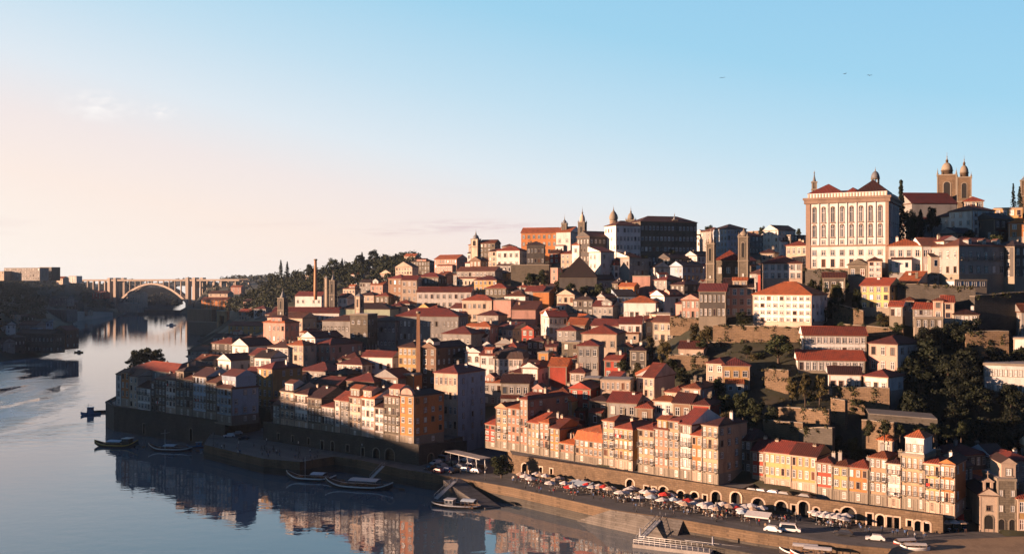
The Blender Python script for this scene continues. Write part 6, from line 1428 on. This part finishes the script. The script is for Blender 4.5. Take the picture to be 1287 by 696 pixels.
# ---------------------------------------------------------------- street life
def mm(name, c, **k): return mat(name, c, stain=.05, bump=0, rnd=.05, vary=.1, **k)
skin = mm('skin', (.42,.26,.18)); hairm = mm('dark_hair', (.03,.02,.015))
CL = [mm('dark_coat', (.03,.03,.04)), mm('white_shirt', (.65,.64,.62)), mm('blue_jacket', (.05,.10,.22)), mm('red_top', (.35,.04,.03)), mm('grey_top', (.2,.2,.2)), mm('tan_top', (.35,.26,.16)), mm('jeans', (.05,.07,.12)), mm('dark_trousers', (.02,.02,.022))]
def person_mesh(pose, name='body'):
    if pose == 'stand': J = dict(pel=(0,0,.95),sp=(0,0,1.2),ch=(0,-.01,1.4),nk=(0,-.01,1.5),hd=(0,-.03,1.62),ht=(0,-.02,1.71),sl=(-.19,0,1.42),el=(-.25,.02,1.14),wl=(-.24,-.06,.9),fl=(-.24,-.08,.8),sr=(.19,0,1.42),er=(.25,.02,1.14),wr=(.25,-.05,.9),fr=(.25,-.07,.8),hl=(-.1,0,.92),kl=(-.11,-.02,.5),al=(-.11,.02,.08),tl=(-.12,-.15,.04),hr=(.1,0,.92),kr=(.11,-.02,.5),ar=(.11,.02,.08),tr=(.12,-.15,.04))
    elif pose == 'walk': J = dict(pel=(0,0,.94),sp=(0,-.02,1.2),ch=(0,-.05,1.4),nk=(0,-.07,1.5),hd=(0,-.1,1.62),ht=(0,-.09,1.71),sl=(-.19,-.04,1.42),el=(-.25,.1,1.16),wl=(-.24,.12,.93),fl=(-.24,.1,.84),sr=(.19,-.04,1.42),er=(.25,-.16,1.17),wr=(.23,-.3,.99),fr=(.22,-.36,.93),hl=(-.1,0,.91),kl=(-.11,-.2,.53),al=(-.11,-.26,.1),tl=(-.12,-.43,.08),hr=(.1,0,.91),kr=(.11,.08,.5),ar=(.11,.36,.16),tr=(.12,.27,.05))
    else: J = dict(pel=(0,.05,.5),sp=(0,.08,.75),ch=(0,.04,.97),nk=(0,.03,1.07),hd=(0,0,1.19),ht=(0,.01,1.28),sl=(-.19,.04,.98),el=(-.25,-.02,.72),wl=(-.18,-.25,.7),fl=(-.15,-.33,.7),sr=(.19,.04,.98),er=(.25,-.02,.72),wr=(.18,-.25,.7),fr=(.15,-.33,.7),hl=(-.1,0,.48),kl=(-.12,-.42,.48),al=(-.12,-.42,.09),tl=(-.12,-.58,.05),hr=(.1,0,.48),kr=(.12,-.42,.48),ar=(.12,-.42,.09),tr=(.12,-.58,.05))
    R = dict(pel=.15,sp=.135,ch=.16,nk=.06,hd=.1,ht=.075,sl=.07,el=.05,wl=.035,fl=.03,sr=.07,er=.05,wr=.035,fr=.03,hl=.1,kl=.065,al=.045,tl=.04,hr=.1,kr=.065,ar=.045,tr=.04)
    E = [('pel','sp'),('sp','ch'),('ch','nk'),('nk','hd'),('hd','ht'),('ch','sl'),('sl','el'),('el','wl'),('wl','fl'),('ch','sr'),('sr','er'),('er','wr'),('wr','fr'),('pel','hl'),('hl','kl'),('kl','al'),('al','tl'),('pel','hr'),('hr','kr'),('kr','ar'),('ar','tr')]
    ks = list(J); me = bpy.data.meshes.new(name); me.from_pydata([J[k] for k in ks], [(ks.index(a), ks.index(b)) for a, b in E], [])
    o = bpy.data.objects.new(name, me); COL.objects.link(o); o.modifiers.new('skin', 'SKIN'); sv = me.skin_vertices[0].data
    for i, k in enumerate(ks): sv[i].radius = (R[k], R[k]*(.75 if k in ('pel','sp','ch') else 1)); sv[i].use_root = k == 'pel'
    sb = o.modifiers.new('sub', 'SUBSURF'); sb.levels = 1; sb.render_levels = 1
    bpy.context.view_layer.update(); ev = o.evaluated_get(bpy.context.evaluated_depsgraph_get()); res = bpy.data.meshes.new_from_object(ev); bpy.data.objects.remove(o)
    hz, nz, wz = J['hd'][2], J['nk'][2], J['pel'][2]; idx = []
    hands = [Vector(J['fl']), Vector(J['fr'])]
    for f in res.polygons:
        c = f.center
        if c.z > nz: m = 3 if (c.z > hz+.03 or c.y > J['hd'][1]+.02) else 2
        elif min((c-h).length for h in hands) < .07: m = 2
        elif (pose == 'sit' and (c.y < -.12 and c.z < .58)) or c.z < wz+.02: m = 1 if not (pose == 'sit' and c.z > .6) else 0
        else: m = 0
        idx.append(m)
    res.materials.clear(); 
    for x in (CL[0], CL[7], skin, hairm): res.materials.append(x)
    res.polygons.foreach_set('material_index', idx); return res
PM = {}
for pose in ('stand','walk','sit'):
    b0 = person_mesh(pose)
    for ti, bi in ((0,7),(1,6),(2,7),(3,6),(4,7),(5,6)):
        q = b0.copy(); q.materials[0] = CL[ti]; q.materials[1] = CL[bi]; PM[(pose,ti)] = q
TOPN = ['a dark coat','a white shirt','a blue jacket','a red top','a grey top','a tan top']
def person(p, pose, ti, rz, where, group):
    verb = {'stand':'standing','walk':'walking','sit':'seated'}[pose]
    o = link('person', PM[(pose,ti)], None, p, rz); tag(o, f'person in {TOPN[ti]} {verb} {where}', 'person', group, True)
rg = random.Random(11); WALLN = Vector((-.646,-.763)); WALLD = Vector((.763,-.646))
def along(s, off): q = Vector((0,312))+WALLD*s+WALLN*off; return Vector((q.x, q.y, 5.004))
def quay_point(px, off):
    # point at a distance in front of the arcaded wall, by bearing
    A = Vector((0,312)) if px < 925 else Vector((59,262)); B = Vector((59,262)) if px < 925 else Vector((101,236.8)); d = (B-A).normalized(); nrm = Vector((d.y,-d.x)); nrm = nrm if nrm.y < 0 else -nrm
    A2 = A+nrm*off; B2 = B+nrm*off; Y = on_line(px, A2, B2); return Vector(((px-CX)/F*Y, Y, 5.004))
def cafe():
    out = []
    for mtn, lab in (('canvas','white'),('canvascream','cream'),('canvasred','red'),('canvasblue','pale blue')):
        a = MB(); k = 8; R = 1.6; top = (0,0,2.95)
        for i in range(k):
            q0, q1 = 2*math.pi*i/k+.39, 2*math.pi*(i+1)/k+.39; p, q = (R*math.cos(q0),R*math.sin(q0),2.35), (R*math.cos(q1),R*math.sin(q1),2.35); a.poly([p,q,top]); p2, q2 = (p[0],p[1],2.15), (q[0],q[1],2.15); a.poly([p2,q2,q,p]); a.poly([q,p,(0,0,2.85)])
        out.append((a.mesh('canopy', M[mtn]), lab))
    b = MB(); b.bar((0,0,0),(0,0,2.95),.035,0,6); b.lathe([(.3,0),(.3,.08),(.05,.1)], 8); return out, b.mesh('pole', M['metal'])
PCAN, PPOLE = cafe()
a = MB(); a.lathe([(.42,.71),(.42,.75)], 10); a.bar((0,0,.02),(0,0,.72),.04); a.lathe([(.24,0),(.24,.03)], 8); TAB = a.mesh('cafe_table', M['sash'])
a = MB(); a.box(-.21,.21,-.21,.21,.43,.47); a.box(-.21,.21,.18,.21,.6,.88); [a.box(sx*.19-.02,sx*.19+.02,sy*.19-.02,sy*.19+.02,0,.88 if sy>0 else .43) for sx in (-1,1) for sy in (-1,1)]; CHR = [a.mesh('cafe_chair', M['wood']), a.mesh('cafe_chair', M['sashdark'])]
def parasol(p, k, where, group):
    mesh, lab = PCAN[k]; r = thing('parasol', f'{lab} parasol over café tables {where}', 'parasol', p, rg.uniform(0,.8), group); link('canopy', mesh, r); link('pole', PPOLE, r); q = rg.uniform(.78,1.12); r.scale = (q,q,rg.uniform(.88,1.08)); r.rotation_euler = (rg.gauss(0,.04),rg.gauss(0,.04),rg.uniform(0,.8))
def cafe_set(p, k, where, group, seats=3):
    if k is not None: parasol(p, k, where, group)
    t = Vector((p.x+rg.uniform(-.2,.2)+.65, p.y-.55, p.z)); o = link('cafe_table', TAB, None, t); tag(o, f'round pale café table {where}', 'table', 'café tables '+where, True)
    for i in range(seats):
        q = 2*math.pi*i/seats+rg.uniform(0,.8); c = Vector((t.x+.72*math.sin(q), t.y+.72*math.cos(q), t.z)); rz = math.pi-q+math.pi
        o = link('cafe_chair', CHR[i % 2], None, c, -q); tag(o, f'{"dark" if i % 2 else "brown"} wooden café chair {where}', 'chair', 'café chairs '+where, True)
        if rg.random() < .5: person((c.x,c.y,c.z), 'sit', rg.randrange(6), -q, 'at café tables '+where, 'café guests '+where)
w1 = 'before the arcaded wall'
for i in range(54):
    px = 738+i*4.1+rg.uniform(-2.5,2.5); off = 3.4+rg.random()*9.5
    if 742 < px < 790 and off < 8: off += 4
    cafe_set(quay_point(px, off), rg.choices([0,1,3,2],[44,40,8,8])[0], w1, 'parasols before the arcaded wall', 3)
w2 = 'near the round quay tree'
for i in range(14): px = 655+i*6.0; cafe_set(quay_point(px, 5+rg.random()*9), rg.choice([2,1,0,1,0]), w2, 'parasols near the round quay tree', 2)
w3 = 'under the right-hand row'
for i in range(11): px = 1022+i*4.2; cafe_set(quay_point(px, 2.6+(i % 2)*3), 0, w3, 'parasols under the right-hand row', 2)
w4 = 'outside the red-awning restaurant'
for i in range(9): px = 1168+i*5; p = onz(px, 667-(i % 2)*4, 5.004); cafe_set(p, 1 if i % 3 else 0, w4, 'parasols outside the red-awning restaurant', 2)
for i in range(6): cafe_set(quay_point(952+i*6, 6), None, 'by the stone ledge', None, 3)
# awnings
def awning(label, px, py, z, w, dp, rz, m):
    p = onz(px, py, z); r = thing('awning', label, 'awning', p, rz, 'awnings'); a = MB(); a.poly([(-w/2,-dp,-.7),(w/2,-dp,-.7),(w/2,0,0),(-w/2,0,0)]); a.poly([(-w/2,-dp,-.76),(-w/2,0,-.06),(w/2,0,-.06),(w/2,-dp,-.76)]); a.poly([(-w/2,-dp,-1),(w/2,-dp,-1),(w/2,-dp,-.7),(-w/2,-dp,-.7)]); a.build('cloth', M[m], r); b = MB()
    for x in (-w/2+.1, w/2-.1): b.bar((x,-dp+.05,-.75),(x,-.0,-.6),.03)
    b.build('frame', M['metal'], r)
awning('red shop awning at the foot of the right-hand row', 1188,644,8.4,4.5,2.2,rad(-38),'canvasred'); awning('second red awning left of the dark corner', 1201,645,8.2,3.6,2.2,rad(-20),'canvasred')
awning('pale blue awning before the stone kiosk', 733,604,7.9,7,3,rad(-38),'canvasblue'); awning('white awning over a doorway in the right arcaded wall', 955,642,8.0,6,3,rad(-30),'canvas')
# cars
def car_proto(kind):
    L, Wd, H = (4.2,1.7,1.45) if kind == 'car' else (4.9,1.85,2.0); a = MB(); pr = [(-L/2,.35),(-L/2,.75),(-L*.28,.88),(-L*.13,H),(L*.3,H),(L*.44,.92),(L/2,.8),(L/2,.35)] if kind == 'car' else [(-L/2,.35),(-L/2,.9),(-L*.36,1.05),(-L*.25,H),(L*.47,H),(L/2,1.0),(L/2,.35)]
    n = len(pr); up = lambda z: Wd/2*(1 if z < 1.0 else .84)
    for i in range(n): j = (i+1) % n; (xa,za),(xb,zb) = pr[i], pr[j]; a.poly([(xa,-up(za),za),(xb,-up(zb),zb),(xb,up(zb),zb),(xa,up(za),za)][::-1])
    a.poly([(x,-up(z),z) for x, z in pr][::-1]); a.poly([(x,up(z),z) for x, z in pr]); g = MB()
    z0, z1 = .98, H-.12; xs = (-L*.2, L*.36) if kind == 'car' else (-L*.28, L*.44)
    for s in (-1,1): v = [(xs[0],s*(Wd/2*.93),z0),(xs[1],s*(Wd/2*.93),z0),(xs[1]-.3,s*(Wd/2*.855),z1),(xs[0]+.3,s*(Wd/2*.855),z1)]; g.poly(v if s < 0 else v[::-1])
    i0 = 2; (xa,za),(xb,zb) = pr[i0], pr[i0+1]; g.poly([(xa+.03-.06,-Wd*.40,za+.06),(xb-.05-.04,-Wd*.38,zb-.06),(xb-.05-.04,Wd*.38,zb-.06),(xa+.03-.06,Wd*.40,za+.06)][::-1])
    w = MB(); w.lathe([(.2,-.1),(.31,-.1),(.31,.1),(.2,.1)], 10, 0, smooth=False); l = MB(); l.box(-.03,.03,-.16,.16,-.07,.07)
    return a, g.mesh('window', PANES[0]), w.mesh('wheel', M['iron']), l.mesh('headlight', M['paintwhite']), L, Wd
CP = {k: car_proto(k) for k in ('car','van')}
PAINT = {'white':(.7,.7,.69),'silver':(.35,.36,.38),'dark':(.02,.022,.03),'red':(.35,.03,.02),'blue':(.04,.10,.25)}
PAINTM = {k: mm('car_paint_'+k, v, rough=.3, spec=.5) for k, v in PAINT.items()}; CBM = {(k,c): CP[k][0].mesh('body', PAINTM[c]) for k in CP for c in PAINT}
def car(px, py, z, rz, col, where, kind='car'):
    p = onz(px, py, z+.004); a, g, w, l, L, Wd = CP[kind]; r = thing('parked_'+kind, f'{col} {kind} parked {where}', kind, p, rz, 'cars parked '+where); link('body', CBM[(kind,col)], r); link('window', g, r)
    for x in (-L*.31, L*.31):
        for s in (-1,1): o = link('wheel', w, r, (x,s*(Wd/2-.08),.31)); o.rotation_euler = (rad(90),0,0)
    for s in (-.6,.6): link('headlight', l, r, (-L/2-.01,s,.68))
for i, (px, py, c_) in enumerate(((548,583,'white'),(555,588,'silver'),(562,592,'blue'),(571,594,'dark'),(578,588,'silver'),(584,592,'white'),(568,584,'dark'),(590,586,'blue'),(541,590,'dark'),(597,594,'silver'),(604,589,'dark'),(550,594,'red'),(586,580,'white'),(540,578,'dark'))): car(px, py, 5, rad(rg.choice([-40,-35,50,-45])), c_, 'in the square')
car(547,577,5,rad(-38),'white','in the square','van'); car(556,579,5,rad(-38),'silver','in the square','van')
for px, py, c_ in ((288,549,'white'),(298,546,'silver'),(306,552,'dark')): car(px, py, 5, rad(20), c_, 'below the shaded row')
for px, c_ in ((944,'dark'),(955,'silver'),(970,'white'),(984,'dark'),(1010,'dark')): Y = on_line(px,(62,263.5),(101.5,238.8)); car(px, HZ+(CZ-9)*F/Y, 9, rad(-38), c_, 'above the right arcaded wall')
car(972,668,5,rad(150),'white','at the quay edge'); car(993,668,5,rad(160),'white','at the quay edge','van'); car(1060,672,5,rad(-25),'dark','at the quay edge'); car(1100,679,5,rad(-20),'white','at the quay edge')
# strollers
for i in range(90): person(quay_point(rg.uniform(640,1010), rg.uniform(3,18)), rg.choice(['stand','walk']), rg.choice([0,0,1,2,3,4,5]), rg.uniform(0,6.28), 'on the open quay', 'people on the open quay')
for i in range(34): px = rg.uniform(262,400); person(onz(px, 560+(px-262)*.10+rg.uniform(-5,11), 5.004), rg.choice(['stand','walk']), rg.choice([0,0,1,2,4]), rg.uniform(0,6.28), 'on the square below the shaded row', 'people on the square below the shaded row')
for i in range(16): person(onz(rg.uniform(545,640), rg.uniform(586,598), 5.004), rg.choice(['stand','walk']), rg.choice([0,1,2,4,3]), rg.uniform(0,6.28), 'among the parked cars', 'people among the parked cars')
for i in range(16): person(quay_point(rg.uniform(1030,1170), rg.uniform(5,9)), rg.choice(['stand','walk']), rg.choice([0,1,2,5]), rg.uniform(0,6.28), 'below the right-hand arches', 'people below the right-hand arches')
# lamps
a = MB(); a.lathe([(.16,0),(.14,.5),(.06,.7),(.05,3.9),(.1,4.0)], 8); LPM = a.mesh('post', M['iron']); a = MB(); a.lathe([(.08,4.0),(.2,4.55),(.22,4.6),(.05,4.85)], 6, smooth=False); LHM = a.mesh('lantern', PANES[2])
for px, py in ((300,572),(335,568),(375,572),(268,560),(420,566),(455,575),(610,603),(660,613),(720,628),(800,643),(900,655),(1000,668)):
    r = thing('street_lamp', 'iron street lamp with lantern along the river quay edge', 'street lamp', onz(px,py,5.004), 0, 'street lamps on the quay'); link('post', LPM, r); link('lantern', LHM, r)
p = onz(304,541,5.0); a = MB(); a.bar((0,0,0),(0,0,1),.05); bpy.data.meshes.remove(a.mesh('tmp', M['iron']))
# birds
for px, py, s in ((908,98,1.0),(1062,93,.9),(1093,95,1.0)):
    c = at(px, py, 260); a = MB(); a.lathe([(.02,-.3),(.08,-.1),(.07,.1),(.01,.3)], 6)
    for q in (-1,1): a.poly([(q*.05,0,-.12),(q*.05,0,.12),(q*.4,.15,.12),(q*.75,.05,0),(q*.4,.12,-.06)])
    o = a.build('bird', M['iron'], None, c, rg.uniform(0,3)); o.rotation_euler = (rad(80),0,rg.uniform(0,3)); tag(o, {908:'small dark bird flying alone left of the palace',1062:'small dark bird high above the palace, left of a pair',1093:'small dark bird high above the palace, right of a pair'}[px], 'bird')
# ---------------------------------------------------------------- labels
ORD = ['first','second','third','fourth','fifth','sixth','seventh','eighth','ninth','tenth','eleventh','twelfth']
for h in HOUSES:
    r = h['root']
    if h['label']: tag(r, h['label'], h['cat']); continue
    rf_ = {'flat':'flat roof','mans':'dormered '+h['rc']+' roof'}.get(h['roof'], ROOFW[h['roof']]+' '+h['rc']+' roof')
    h['lab'] = f"{h['col']} {NUMW[min(10,h['fl'])]}-storey {h['cat']} with {rf_} {h['zone']}"
    tag(r, h['lab'], h['cat'])
def uniq():
    by = {}
    for o, same in THINGS:
        if not same: by.setdefault(o['label'], []).append(o)
    for lab, os_ in by.items():
        if len(os_) < 2: continue
        bpy.context.view_layer.update()
        def px(o): p = o.matrix_world.translation; return p.x/max(p.y, 1)
        os_.sort(key=px); n = len(os_)
        for i, o in enumerate(os_):
            if i == 0: w = 'leftmost'
            elif i == n-1: w = 'rightmost'
            elif i < 12: w = ORD[i]+' from left'
            elif n-1-i < 12: w = ORD[n-1-i]+' from right'
            else: w = 'number %d from left' % (i+1)
            o['label'] = w+(', ' if 'from' in w else ' ')+lab
uniq()
for h in HOUSES:
    if h['zone'] : h['root']['group'] = 'houses '+h['zone']
